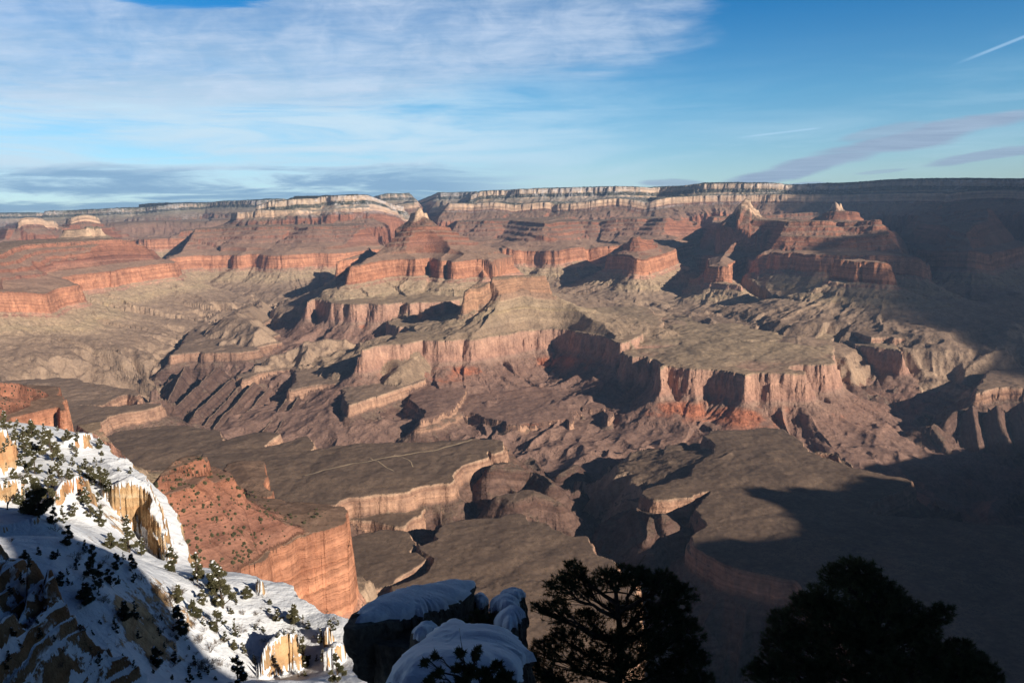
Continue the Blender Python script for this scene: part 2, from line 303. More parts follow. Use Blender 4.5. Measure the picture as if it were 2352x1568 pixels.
('MaS','supai2',{'st': 1.0},"3474,8734,2022 3476,8680,2034 3599,8575,2036 3758,8561,2026 3860,8681,1996 3981,9173,1996 3634,9316,1996"),
('RR2','redwall',{},"4060,7582,1632 4019,7262,1656 4023,7145,1661 4120,6974,1665 4216,7033,1632 4482,7340,1602 6717,9944,1602 4978,10919,1602"),
('RR2s','supai',{'st': 1.5},"4371,8322,1858 4418,8070,1848 4469,7580,1769 4621,7723,1720 4641,7359,1810 4638,7123,1853 4879,6590,1880 7797,7759,1880 5004,9796,1880"),
('MB','redwall',{'st': 1.6},"2539,6092,1664 2563,6028,1658 2613,5952,1650 2647,5936,1655 2694,5893,1652 2749,5835,1646 2801,5810,1644 2841,5846,1617 2924,6084,1617 2747,6330,1617 2609,6334,1617"),
('MBt','tapeats',{'rise': 0.06},"2241,4853,1240 2306,4889,1240 2393,4913,1240 2369,4834,1240 2479,4863,1240 2508,4881,1240 2709,5067,1240 2832,5149,1240 2979,5230,1240 3182,5391,1240 3383,5689,1240 3550,5982,1240 3670,6156,1240 3894,6386,1240 4024,6526,1240 4301,6266,1240 4746,7647,1240 3526,7734,1240 2616,6708,1240 2251,5829,1240 2247,5493,1240 2254,5435,1240 2262,5138,1240"),
('MBt2','tapeats',{'rise': 0.05},"4308,7331,1240 4681,7697,1240 4839,7779,1240 5213,7935,1240 5615,7958,1240 6003,6706,1240 5010,8072,1240 3918,7430,1240"),
('TR','shinumo',{'rise': 0.015, 'lump': 3},"715,5085,1200 690,4965,1200 673,4861,1200 676,4712,1200 692,4641,1200 717,4630,1200 753,4614,1200 794,4627,1200 795,4517,1200 829,4530,1200 843,4371,1200 813,4275,1200 795,4151,1200 840,4288,1200 877,4293,1200 900,4258,1200 940,4221,1200 974,4185,1200 1027,4185,1200 1090,4178,1200 1122,4143,1200 1158,4102,1200 1188,4045,1200 1206,4008,1200 1215,3984,1200 1238,4039,1200 1286,4048,1200 1336,4022,1200 1371,4024,1200 1445,4009,1200 1516,4001,1200 1534,4005,1200 1550,4077,1200 1488,4130,1200 1507,4216,1200 1591,4251,1200 1655,4230,1200 1726,4228,1200 1776,4261,1200 1807,4301,1200 1840,4418,1200 1935,4668,1200 2103,5067,1200 2163,5138,1200 2204,5132,1200 2162,5021,1200 2163,4952,1200 2138,4846,1200 2173,4850,1200 2233,4728,1200 2284,4680,1200 2321,4635,1200 2319,4584,1200 2394,4853,1200 2326,4929,1200 2681,5811,1200 2754,6868,1200 2125,7297,1200 1285,7084,1200 711,6159,1200"),
('TRb','tapeats',{'rise': 0.03, 'lump': 3},"1329,6063,1212 1334,5933,1212 1333,5749,1212 1393,5829,1212 1435,5673,1212 1496,5663,1212 1595,5705,1212 1610,5587,1212 1669,5521,1212 1722,5569,1212 1743,5296,1212 1727,5223,1212 1767,5344,1212 1857,5279,1212 1963,5366,1212 2866,6605,1212 2404,8257,1212 1392,7675,1212"),
('TRc','hill',{'rise': 0.05, 'lump': 4},"36,6300,1195 471,6583,1195 885,6439,1195 1341,6258,1195 1817,6241,1195 2467,7610,1195 2116,8953,1195 1180,9326,1195 397,8991,1195"),
('hill1','hill',{},"1815,4979,1239 1837,4972,1245 1859,4963,1234 1877,5063,1234 1841,5077,1234"),
('hill2','hill',{},"1124,5792,1227 1178,5781,1236 1263,5763,1240 1231,5974,1240 1057,6008,1240"),
('hill3','hill',{},"1164,4863,1178 1228,4847,1190 1293,4830,1184 1326,5028,1184 1196,5061,1184"),
('Bs1','bass',{},"-44,4016,965 -10,3987,965 24,3988,965 77,4024,965 105,4014,965 140,4023,965 193,4052,965 271,4084,965 290,4066,965 288,4009,965 313,4030,965 328,4144,965 337,4254,965 380,4262,965 383,4224,965 391,4248,965 330,4989,965 -328,4989,965 -317,4315,965 -317,4228,965 -304,4296,965 -254,4284,965 -190,4221,965 -183,4167,965 -98,4101,965 -51,4062,965"),
('Bs2','bass',{},"378,4237,965 390,4307,965 456,4293,965 539,4267,965 561,4208,965 515,4080,965 493,4041,965 574,4967,965 357,4987,965"),
('Bs3','bass',{},"608,4037,965 628,4112,965 663,4090,965 681,3993,965 730,3981,965 783,3961,965 842,3972,965 907,3955,965 972,3945,965 985,3862,965 999,3808,965 1061,3834,965 1155,4011,965 1215,4040,965 1253,4014,965 1339,4010,965 1305,3909,965 1327,3874,965 1389,3923,965 1423,3909,965 1438,3843,965 1439,4158,965 1488,4669,965 615,4861,965"),
('Bs4','bass',{},"-792,4596,1000 -763,4579,1000 -712,4632,1000 -638,4670,1000 -602,4591,1000 -617,4506,1000 -546,4336,1000 -481,4189,1000 -494,3990,1000 -475,4023,1000 -416,4063,1000 -394,4145,1000 -320,4199,1000 -284,5192,1000 -646,5361,1000"),
('VR1','vishnu',{},"1833,4544,1060 1942,4499,1054 1976,4429,1054 1951,4386,1051 1762,4786,1050 1715,4803,1060"),
('VR2','vishnu',{},"2332,5091,1156 2548,5154,1038 2693,5080,1026 2763,5100,984 2770,5153,966 2563,5425,1100 2312,5537,1150"),
('VR3','vishnu',{},"1404,4223,1111 1555,4223,1058 1737,4206,1009 1882,4198,909 1932,4197,846 1765,4464,800 1465,4519,1040"),
('LT1','tapeats',{'rise': 0.05},"-4015,5704,1130 -3713,5609,1130 -3622,5552,1130 -3544,5529,1130 -3442,5449,1130 -3401,5401,1130 -3347,5344,1130 -3292,5354,1130 -3238,5338,1130 -3199,5376,1130 -3160,5413,1130 -3160,5523,1130 -3198,5605,1130 -3127,5578,1130 -3140,5720,1130 -3201,5811,1130 -3246,5918,1130 -3223,6035,1130 -3196,6217,1130 -3128,6276,1130 -3016,6225,1130 -2933,6085,1130 -2904,6097,1130 -2874,6049,1130 -2928,6167,1130 -3115,6397,1130 -3246,6539,1130 -3367,6750,1130 -3282,6750,1130 -3271,6869,1130 -3203,6976,1130 -3167,7028,1130 -3250,7264,1130 -3290,7427,1130 -3325,7680,1130 -3338,8114,1130 -3508,8566,1130 -3569,8906,1130 -3915,9719,1130 -4740,9927,1130 -6908,8561,1130"),
('LT2','tapeats',{'rise': 0.035, 'lump': 1.8},"-2424,5485,1130 -2410,5515,1130 -2362,5586,1130 -2290,5605,1130 -2254,5633,1130 -2205,5547,1130 -2157,5587,1130 -2113,5553,1130 -2042,5571,1130 -1959,5560,1130 -1889,5607,1130 -1858,5612,1130 -1837,5697,1130 -1912,5782,1130 -1838,5942,1130 -1789,5989,1130 -1801,6046,1130 -1929,6218,1130 -1929,6397,1130 -1896,6454,1130 -2025,6570,1130 -2193,6662,1130 -2485,8546,1130 -3451,9386,1130 -3719,9283,1130 -3343,8510,1130 -3259,8145,1130 -3148,7588,1130 -3053,7329,1130 -2975,7088,1130 -2839,6993,1130 -2793,6710,1130 -2692,6440,1130 -2570,6075,1130 -2543,5948,1130 -2488,5738,1130"),
('LT3a','tapeats',{},"-1841,5087,1045 -1762,5024,1045 -1736,4968,1045 -1723,5055,1045 -1706,5119,1045 -1724,5173,1045 -1679,5217,1045 -1635,5242,1045 -1587,5284,1045 -1537,5289,1045 -1542,5330,1045 -1456,5210,1045 -1457,5134,1045 -1390,4964,1045 -1371,4843,1045 -1372,4744,1045 -1352,4648,1045 -1328,4609,1045 -1285,4672,1045 -1235,4736,1045 -1190,4773,1045 -1135,4767,1045 -1097,4779,1045 -1062,4743,1045 -982,4504,1045 -960,4319,1045 -901,4183,1045 -895,4182,1045 -318,5290,1045 -927,5827,1045 -1498,5810,1045 -1799,5409,1045 -1820,5331,1045 -1795,5231,1045"),
('LT3b','tapeats',{'rise': 0.08},"-1022,4540,995 -1008,4539,995 -943,4390,995 -918,4314,995 -873,4335,995 -817,4369,995 -785,4401,995 -785,4517,995 -795,4618,995 -606,5265,995 -1034,5096,995"),
('rib0','rib',{},"-2245,5294,1092 -2101,4592,954"),
('rib1','rib',{},"-1998,5232,1098 -1985,4480,986"),
('rib2','rib',{},"-1844,5075,1044 -1833,4382,974"),
('rib3','rib',{},"-1773,5048,1011 -1746,4310,933"),
('rib4','rib',{},"-1660,4928,1034 -1668,4233,933"),
('rib5','rib',{},"-1543,4861,1017 -1601,4205,889"),
('rib6','rib',{},"-1369,4653,997 -1364,4131,929"),
('rib7','rib',{},"-1295,4622,1002 -1291,4102,923"),
('rib8','rib',{},"-1240,4637,991 -1211,4126,896"),
('rib9','rib',{},"-1038,4481,944 -1068,4114,866"),
('rib10','rib',{},"-934,4351,954 -1013,4076,845"),
('rib11','rib',{},"-751,4335,973 -867,4109,856"),
('rib12','rib',{},"-674,4348,936 -725,4137,851"),
('LT4','tapeats',{},"-3051,6651,1000 -3012,6822,1000 -2985,6941,1000 -2892,6629,1000 -2807,6344,1000 -2664,6473,1000 -2784,6422,1000"),
('N1','tapeats',{'rise': 0.02},"-1255,3006,1140 -1152,2995,1140 -1001,3023,1140 -840,2989,1140 -843,2972,1140 -802,3013,1140 -754,3031,1140 -700,3065,1140 -651,3081,1140 -566,3101,1140 -455,3105,1140 -344,3107,1140 -167,3130,1140 -101,3126,1140 -77,3121,1140 -52,3107,1140 -38,3013,1140 -44,2954,1140 -86,2907,1140 -97,2962,1140 -104,2980,1140 -111,2909,1140 -103,2873,1140 -137,2839,1140 -191,2780,1140 -225,2700,1140 -231,2618,1140 -227,2667,1140 -215,2602,1140 -229,2580,1140 -255,2588,1140 -284,2576,1140 -320,2564,1140 -344,2544,1140 -351,2512,1140 -375,2503,1140 -421,2499,1140 -464,2493,1140 -503,2470,1140 -558,2458,1140 -580,2379,1140 -709,2423,1140 -822,2445,1140 -1082,2566,1140"),
('N1b','tapeats',{'rise': 0.015},"-1824,3263,1128 -1781,3345,1128 -1758,3415,1128 -1662,3471,1128 -1545,3490,1128 -1434,3461,1128 -1334,3379,1128 -1283,3304,1128 -1222,3214,1128 -1187,3313,1128 -1107,3363,1128 -1043,3340,1128 -1021,3299,1128 -1030,3232,1128 -1045,3089,1128 -954,3160,1128 -911,3256,1128 -882,3270,1128 -836,3159,1128 -815,3056,1128 -847,3029,1128 -984,2967,1128 -1177,2912,1128 -1309,2829,1128 -1591,2902,1128"),
('N0a','tapeats',{},"-3223,4642,1130 -2934,4707,1130 -2761,4754,1130 -2526,4565,1130 -2242,4383,1130 -2114,4323,1130 -2062,4236,1130 -1997,4097,1130 -2079,4170,1130 -2126,4208,1130 -2128,4034,1130 -2106,3946,1130 -2201,3955,1130 -2380,3972,1130 -2600,3876,1130"),
('N0b','tapeats',{},"-2380,3972,1130 -2201,3955,1130 -2068,3914,1130 -1975,3952,1130 -1871,3971,1130 -1828,3977,1130 -1801,3928,1130 -1814,3894,1130 -1838,3839,1130 -1859,3825,1130 -1924,3768,1130 -1941,3716,1130 -1965,3711,1130 -1946,3622,1130 -1967,3564,1130 -1860,3315,1130 -2261,3348,1130 -2425,3860,1130"),
('N0spur','redwall',{'st': 0.6, 'pl': 450},"-1315,2027,1545 -1307,2056,1545 -1295,2075,1545 -1281,2096,1545 -1265,2111,1545 -1256,2115,1545 -1240,2098,1545 -1219,2072,1545 -1479,2495,1545 -1743,2318,1545 -1202,1598,1545 -1334,2011,1545"),
('N0spurS','supai',{'st': 0.6},"-1415,2000,1654 -1386,2081,1625 -1383,2143,1606 -1378,2205,1580 -1369,2234,1564 -1376,2265,1550 -1830,2625,1550 -1884,2335,1550"),
('N0spur2','muavcap',{'pl': 220},"-1051,1876,1535 -1039,1882,1531 -1012,1874,1512 -980,1857,1511 -979,1858,1502 -1041,2051,1400 -1161,2158,1420 -1144,1995,1530"),
('N2','tapeats',{},"-628,2597,1075 -554,2603,1075 -517,2609,1075 -460,2607,1075 -421,2597,1075 -388,2582,1075 -361,2575,1075 -324,2580,1075 -316,2556,1075 -315,2496,1075 -314,2457,1075 -346,2449,1075 -364,2403,1075 -368,2376,1075 -410,2404,1075 -485,2429,1075 -590,2426,1075"),
('N2b','tapeats',{},"-327,2597,1060 -314,2622,1060 -285,2637,1060 -277,2625,1060 -255,2640,1060 -236,2612,1060 -231,2580,1060 -235,2530,1060 -268,2532,1060"),
('V1','vishnu',{'soft': 1},"-103,2748,1143 -44,2800,1116 37,2850,1094 99,2848,1084 139,2616,1103 97,2798,1076 -24,2950,1098"),
('V2','vishnu',{},"-63,2499,1119 -31,2500,1121 -9,2450,1119 20,2480,1118 56,2499,1124 85,2499,1114 121,2497,1102 145,2496,1098 149,2546,1076 51,2600,1082 -25,2600,1081"),
('V3','vishnu',{},"165,3096,987 222,3142,993 267,3189,1001 267,3239,987"),
('N3','tapeats',{'rise': 0.03},"-284,2120,1125 -269,2096,1125 -258,2109,1125 -241,2125,1125 -224,2143,1125 -232,2163,1125 -233,2191,1125 -219,2236,1125 -198,2256,1125 -156,2284,1125 -107,2302,1125 -57,2294,1125 -23,2311,1125 4,2328,1125 30,2273,1125 59,2258,1125 91,2235,1125 120,2181,1125 143,2143,1125 172,2144,1125 197,2145,1125 211,2130,1125 215,2103,1125 214,2070,1125 223,2019,1125 256,1993,1125 217,2033,1125 231,2008,1125 267,1985,1125 266,1932,1125 254,1903,1125 285,1906,1125 296,1896,1125 295,1834,1125 272,1667,1125 231,1434,1125 -146,989,1125 -324,1853,1125 -284,1863,1125 -248,1910,1125 -226,1974,1125 -225,2022,1125 -259,2059,1125"),
('N3b','tapeats',{'rise': 0.02},"-521,2195,1115 -467,2216,1115 -391,2245,1115 -344,2238,1115 -321,2216,1115 -292,2136,1115 -295,2106,1115 -307,2080,1115 -267,2075,1115 -249,2045,1115 -269,1991,1115 -308,1934,1115 -328,1874,1115 -406,1848,1115 -489,1976,1115"),
('N4','tapeats',{'rise': 0.03},"779,3125,1130 803,3156,1130 841,3192,1130 893,3213,1130 951,3207,1130 1006,3206,1130 1061,3236,1130 1105,3228,1130 1143,3204,1130 1140,3120,1130 1138,3063,1130 1148,3031,1130 1136,2963,1130 1123,2913,1130 1146,2858,1130 1194,2855,1130 1211,2835,1130 1207,2759,1130 1203,2667,1130 1120,2918,1130 1146,2887,1130 1202,2852,1130 1208,2786,1130 1214,2718,1130 1209,2671,1130 1237,2654,1130 1259,2619,1130 1286,2596,1130 1320,2589,1130 1336,2561,1130 1335,2517,1130 1037,2275,1130 1157,2216,1130 1534,2100,1130 741,944,1130 682,1336,1130 712,1812,1130 622,1865,1130 551,1906,1130 510,1968,1130 495,2024,1130 490,2068,1130 499,2105,1130 523,2143,1130 562,2173,1130 575,2214,1130 564,2258,1130 562,2308,1130 576,2339,1130 597,2366,1130 627,2434,1130 656,2489,1130 640,2482,1130 583,2455,1130 556,2428,1130 506,2429,1130 497,2417,1130 468,2414,1130 442,2423,1130 422,2452,1130 430,2477,1130 460,2526,1130 507,2542,1130 556,2598,1130 599,2620,1130 625,2621,1130 627,2654,1130 645,2739,1130 688,2787,1130 727,2845,1130 759,2891,1130 796,2990,1130 805,3067,1130"),
('N4h','hill',{},"741,2804,1136 778,2794,1138 848,2825,1135 908,2859,1111 926,2958,1111 806,2993,1111"),
('N4s','tapeats',{},"593,3075,1080 613,3119,1080 647,3156,1080 691,3192,1080 733,3217,1080 722,3166,1080 653,3056,1080 594,3023,1080"),
('N4v','vishnu',{},"390,2419,1101 387,2369,1109 435,2309,1120 451,2255,1146 407,2264,1114 380,2167,1104 379,2218,1079"),
('R1','tapeats',{},"2323,3853,1110 2383,3903,1110 2435,3944,1110 2506,3968,1110 2575,3987,1110 2601,3958,1110 2636,3949,1110 2805,3910,1110 3735,4172,1110 2848,4588,1110"),
('R1r','rib',{},"2359,3856,1059 2274,3860,1032 2200,3833,1012 2148,3794,978"),
('R1r1','rib',{},"2295,3813,1060 2271,3745,994 2225,3621,894 2184,3494,839"),
('R1r2','rib',{},"2381,3759,1070 2357,3668,985 2345,3557,910"),
('R1r3','rib',{},"2501,3741,1099 2460,3587,1004"),
('R1v','vishnu',{},"1967,3767,955 2005,3747,972 2046,3725,988 2067,3736,998 2062,3716,985 2055,3640,946 2050,3550,892 2040,3464,847 2031,3492,843 2018,3615,906 2001,3738,958"),
('SpR','redwall',{'st': 0.4, 'rise': 0.1, 'pl': 400, 'rib': 0.15},"-316,1295,1545 -302,1282,1545 -286,1231,1545 -287,1222,1545 -304,1209,1545 -318,1194,1545 -332,1182,1545 -352,1172,1545 -357,1147,1545 -368,1127,1545 -381,1116,1545 -376,1089,1545 -389,1068,1545 -392,1030,1545 -427,983,1545 -366,654,1545 -594,926,1545 -635,1134,1545 -577,1330,1545 -479,1368,1545 -443,1354,1545 -408,1330,1545 -365,1311,1545"),
('SpR2','redwall',{'st': 0.5, 'rise': 0.1, 'pl': 400},"-664,1723,1490 -633,1754,1490 -601,1756,1490 -580,1730,1490 -559,1677,1490 -531,1602,1490 -500,1521,1490 -522,1522,1490 -612,1622,1490"),
('SpS','supai2',{'st': 0.62, 'pl': 500},"-501,957,1693 -520,1037,1685 -517,1083,1679 -505,1127,1677 -491,1150,1679 -482,1166,1678 -479,1168,1672 -481,1167,1668 -487,1178,1678 -510,1141,1681 -525,1101,1689 -533,1064,1696 -539,982,1715 -522,900,1727"),
('SpS2','ledge',{'st': 0.6, 'pl': 400, 'sub': 1},"-467,952,1665 -465,997,1664 -458,1049,1658 -445,1093,1654 -432,1125,1656 -425,1133,1657 -414,1142,1649 -412,1143,1635 -433,1162,1647 -506,1230,1649 -560,1106,1672 -540,981,1700 -503,864,1720"),
('SpS3','ledge',{'st': 0.5, 'pl': 300, 'sub': 1},"-457,957,1647 -446,1016,1647 -435,1065,1643 -425,1101,1637 -410,1128,1636 -413,1148,1632 -439,1181,1626 -514,1248,1634 -565,1115,1659 -541,981,1690 -504,864,1708"),
('SRk','kaibab',{'st': 0.6, 'rise': 0.08},"1973,-66,2060 2135,62,2060 2238,110,2060 2266,97,2060 2291,469,2060 2345,507,2060 2393,519,2060 2465,504,2060 2544,514,2060 2605,533,2060 2642,586,2060 2676,642,2060 2677,685,2060 2658,726,2060 2648,777,2060 2612,837,2060 2607,888,2060 2604,941,2060 2645,943,2060 2688,909,2060 2725,880,2060 2718,933,2060 2721,954,2060 2794,955,2060 2887,932,2060 2950,1005,2060 3002,1059,2060 3047,1074,2060 2977,1059,2060 3036,1091,2060 3098,1027,2060 3189,956,2060 3303,990,2060 3464,1013,2060 3626,1061,2060 3946,1215,2060 9000,1600,2060 9000,-5000,2060 1500,-5000,2060"),
('SRs','supai',{'st': 1.0},"1800,-900,1780 1950,-250,1780 2000,300,1780 2200,900,1780 2500,1350,1780 2900,1500,1780 3200,1900,1780 3700,2050,1780 5000,2200,1780 9000,2000,1780 9000,-5000,1780 1300,-5000,1780"),
('SRr','redwall',{'st': 0.9},"1500,-900,1545 1600,-200,1545 1620,300,1545 1750,900,1545 2100,1450,1545 2500,1700,1545 2700,2200,1545 3200,2500,1545 4000,2700,1545 9000,2600,1545 9000,-5000,1545 1000,-5000,1545"),
]

PROF = {  # name: (level of its rim in the rock column, [(distance out, drop)], rib strength, rib length, rim raggedness)
 'kaibab':   (2140, [(0,0),(14,75),(55,98),(64,138),(180,195),(400,250),(500,290),(700,600)], .35, 170, 60),
 'coconino': (1990, [(0,0),(12,45),(20,85),(120,160),(260,210),(400,270),(600,600)], .3, 90, 14),
 'coconino2':(1990, [(0,0),(10,60),(22,110),(130,175),(300,228),(420,250),(550,300),(800,700)], .35, 150, 30),
 'hermit':   (1990, [(0,0),(12,40),(30,75),(120,130),(260,200),(380,245),(500,330),(650,600)], .3, 70, 6),
 'supai':    (1830, [(0,0),(8,40),(60,62),(66,88),(125,118),(132,148),(200,176),(206,200),(300,240),(420,270),(520,310),(650,420),(850,700)], .18, 220, 30),
 'supai2':   (1800, [(0,0),(8,40),(40,58),(46,85),(85,105),(91,135),(130,155),(136,180),(220,230),(330,270),(420,320),(600,600)], .15, 140, 14),
 'ledge':    (1700, [(0,0),(6,30),(60,60),(200,110),(300,150),(450,300),(600,500)], .2, 100, 10),
 'redwall':  (1545, [(0,0),(10,60),(25,150),(50,165),(58,182),(130,225),(136,240),(220,282),(226,293),(400,345),(520,385),(640,450),(800,600)], .3, 120, 34),
 'muavcap':  (1388, [(0,0),(6,25),(15,40),(60,65),(66,80),(130,115),(250,160),(500,230),(800,400)], .4, 80, 12),
 'tapeats':  (1150, [(0,0),(5,20),(12,25),(17,60),(40,76),(90,115),(250,265),(420,400),(2000,450)], .7, 110, 26),
 'shinumo':  (1150, [(0,0),(7,44),(18,52),(24,92),(31,98),(38,128),(64,158),(160,208),(320,258),(600,300),(900,335),(1200,400),(1500,700)], .5, 110, 28),
 'bass':     (1150, [(0,0),(6,30),(36,50),(120,150),(300,300),(420,400)], .6, 90, 20),
 'vishnu':   (1050, [(0,0),(20,15),(100,105),(350,350),(1000,420)], .6, 80, 14),
 'rib':      (1040, [(0,0),(30,35),(120,150),(300,330),(900,420)], .5, 60, 14),
 'hill':     (1200, [(0,0),(30,5),(200,40),(350,65),(600,300)], .3, 80, 8),
}
FLOOR = 742.0

def chaikin(p, closed):
    q = []
    n = len(p)
    rng = range(n) if closed else range(n - 1)
    if not closed: q.append(p[0])
    for i in rng:
        a, b = p[i], p[(i + 1) % n]
        q.append(a * .75 + b * .25); q.append(a * .25 + b * .75)
    if not closed: q.append(p[-1])
    return np.array(q)

def poly_dist(X, Y, p, closed):
    """signed distance (inside +), nearest point, rim height there"""
    d2 = np.full(X.shape, 1e18, np.float32)
    qx = np.zeros(X.shape, np.float32); qy = qx.copy(); qz = qx.copy()
    ins = np.zeros(X.shape, bool)
    n = len(p)
    for i in range(n if closed else n - 1):
        ax, ay, az = p[i]; bx, by, bz = p[(i + 1) % n]
        dx, dy = bx - ax, by - ay
        L = dx * dx + dy * dy
        if L < 1e-6: continue
        t = np.clip(((X - ax) * dx + (Y - ay) * dy) / L, 0, 1)
        nx = ax + t * dx; ny = ay + t * dy
        e = (X - nx) ** 2 + (Y - ny) ** 2
        k = e < d2
        d2 = np.where(k, e, d2); qx = np.where(k, nx, qx); qy = np.where(k, ny, qy); qz = np.where(k, az + t * (bz - az), qz)
        if closed:
            c = ((ay > Y) != (by > Y))
            if abs(dy) > 1e-9:
                ins ^= c & (X < dx * (Y - ay) / dy + ax)
    d = np.sqrt(d2)
    return np.where(ins, d, -d), qx, qy, qz

def canyon(X, Y):
    sh = X.shape
    X = X.astype(np.float32); Y = Y.astype(np.float32)
    D = np.hypot(X, Y)
    # shared noise fields
    wA = fbm(X, Y, 420, 4, 3)              # raggedness of rims
    wB = fbm(X, Y, 95, 3, 11)              # buttresses and flutes
    wC = fbm(X, Y, 34, 2, 23)
    soft = fbm(X, Y, 700, 4, 5)
    blk = .6 * np.round(1.6 * vnoise(X / 75 + .4 * wB, Y / 75, 151)) / 1.6 + .4 * np.round(1.6 * vnoise(X / 33, Y / 33 + .4 * wB, 153)) / 1.6
    wash = np.clip((fbm(X, Y, 520, 4, 131, ridged=True) - .35) / .35, 0, 1)
    gull = fbm(X, Y, 130, 6, 91, gain=.55, ridged=True)
    Z = np.full(sh, FLOOR, np.float32) + 8 * fbm(X, Y, 150, 3, 41)
    S = np.full(sh, 1000, np.float32)
    HK = np.zeros(sh, np.float32); G = np.full(sh, -1, np.int16)
    low = {0: [np.full(sh, -9e3, np.float32), np.zeros(sh, np.float32)], 1: [np.full(sh, -9e3, np.float32), np.zeros(sh, np.float32)], 2: [np.full(sh, -9e3, np.float32), np.zeros(sh, np.float32)]}
    LEVEL = {'redwall': 0, 'supai': 1, 'supai2': 1, 'ledge': 1, 'kaibab': 2, 'coconino': 2, 'coconino2': 2, 'hermit': 2}
    order = sorted(range(len(MESAS)), key=lambda i: LEVEL.get(MESAS[i][1], -1))
    for gi in order:
        name, typ, kw, txt = MESAS[gi]
        p = np.array([[float(v) for v in a.split(',')] for a in txt.split()])
        ref, prof, ramp_, rlam, ragged = PROF[typ]
        closed = typ != 'rib'
        if len(p) > 3: p = chaikin(p, closed)
        st = kw.get('st', 1.0)
        lev = LEVEL.get(typ, -1)
        reach = 1500 * st if lev >= 0 or typ == 'shinumo' else 800
        x0, y0 = p[:, :2].min(0) - reach; x1, y1 = p[:, :2].max(0) + reach
        mk = (X > x0) & (X < x1) & (Y > y0) & (Y < y1)
        if not mk.any(): continue
        ii = np.where(mk.any(1))[0]; jj = np.where(mk.any(0))[0]
        sl = (slice(ii[0], ii[-1] + 1), slice(jj[0], jj[-1] + 1))
        x, y = X[sl], Y[sl]
        s, qx, qy, zr = poly_dist(x, y, p, closed)
        Dn = np.hypot(p[:, 0], p[:, 1]).min()
        a = min(1.0, 900.0 / max(200.0, np.ptp(p[:, 0]))) if typ in ('hermit', 'hill') else 1.0
        s = s + ragged * .75 * wA[sl] * a
        if (lev in (0, 1) and not kw.get('sub')) or typ in ('tapeats', 'shinumo'):
            L = low[lev + 1]
            k = s > L[0][sl]
            L[1][sl] = np.where(k, zr, L[1][sl]); L[0][sl] = np.where(k, s, L[0][sl])
        s = s + ragged * (0.35 * wB[sl] + (.5 if Dn > 2500 else .22) * blk[sl] + 0.2 * wC[sl]) * a
        d = np.maximum(-s, 0)
        gx = qx + .20 * (x - qx); gy = qy + .20 * (y - qy)
        rb = fbm(gx, gy, rlam, 4, 60 + gi % 7, ridged=True, gain=.6)
        far = np.clip((d - 14 * st) / (80 * st), 0, 1)
        de = np.maximum(d * (1 - ramp_ * kw.get('rib', 1) * far * (rb * 1.0 - .25)) / st, 0)
        drop = np.interp(de, [q[0] for q in prof], [q[1] for q in prof]).astype(np.float32)
        if 'pl' in kw: drop += np.maximum(de - kw['pl'], 0) * 1.2
        drop += np.maximum(de - prof[-1][0], 0) * .6
        drop += kw.get('rib', 1) * far * np.clip(d / 260, 0, 1) * ((12 if typ != 'shinumo' else 7) * (.45 - gull[sl]) + (62 if typ != 'shinumo' else 16) * (.3 - rb) if typ in ('tapeats', 'bass', 'vishnu', 'rib', 'shinumo') else 9 * (.35 - gull[sl]))
        ri = kw.get('rise', .03)
        up = ri * np.minimum(np.maximum(s, 0), 900)
        if typ in ('tapeats', 'shinumo', 'bass', 'redwall', 'supai', 'supai2', 'kaibab', 'coconino2', 'hill'):
            fade = np.clip(s / 120, 0, 1)
            up = up + fade * kw.get('lump', 1) * (9 * soft[sl] + 2 * wB[sl] + 3 - 7 * wash[sl])
        z = zr - drop + up
        if kw.get('tc'):
            ls, lz = low[0][0][sl], low[0][1][sl]
            z = np.minimum(z, lz + 3 + 1.0 * np.maximum(ls - 25, 0) - 30 * np.maximum(25 - ls, 0))
        if lev in (1, 2) and kw.get('cap', 1):
            ls, lz = low[lev][0][sl], low[lev][1][sl]
            mg = 22 if Dn > 2500 else 6
            ri_ = np.maximum(ls - mg, 0)
            cap = lz + 4 + (np.minimum(ri_, 130) * .3 + np.maximum(ri_ - 130, 0) * 1.4 if lev == 1 and Dn > 2500 else 1.1 * ri_) - 30 * np.maximum(mg - ls, 0)
            z = np.where(ls > -2500, np.minimum(z, cap), z)
        st_ = ref - np.maximum(zr - z + up, 0) + np.minimum(up, 40)
        if typ in ('redwall', 'muavcap'): st_ = np.maximum(st_, 1175)
        if typ == 'bass': st_ = np.where(s > 0, 885 + 60 * soft[sl], st_)
        if lev == 1: st_ = np.maximum(st_, 1552)
        if lev == 2: st_ = np.maximum(st_, 1700)
        if typ == 'hill': st_ = np.maximum(st_, 1165)
        k = z > Z[sl]
        Z[sl] = np.where(k, z, Z[sl]); S[sl] = np.where(k, st_, S[sl])
        HK[sl] = np.where(k, kw['pale'] if 'pale' in kw else 1.0 if typ == 'shinumo' else np.where(s > 0, 1.0, 0.0) if typ == 'bass' else 0.0, HK[sl]); G[sl] = np.where(k, gi, G[sl])
    rough = np.clip(D / 4000, .25, 1.2)
    Z = Z + rough * (2.4 * wC + 2.0 * wB)
    Z = Z + np.clip(3500 / D, .3, 1.0) * .8 * fbm(X, Y, 14, 2, 77)
    return Z, S, HK, G

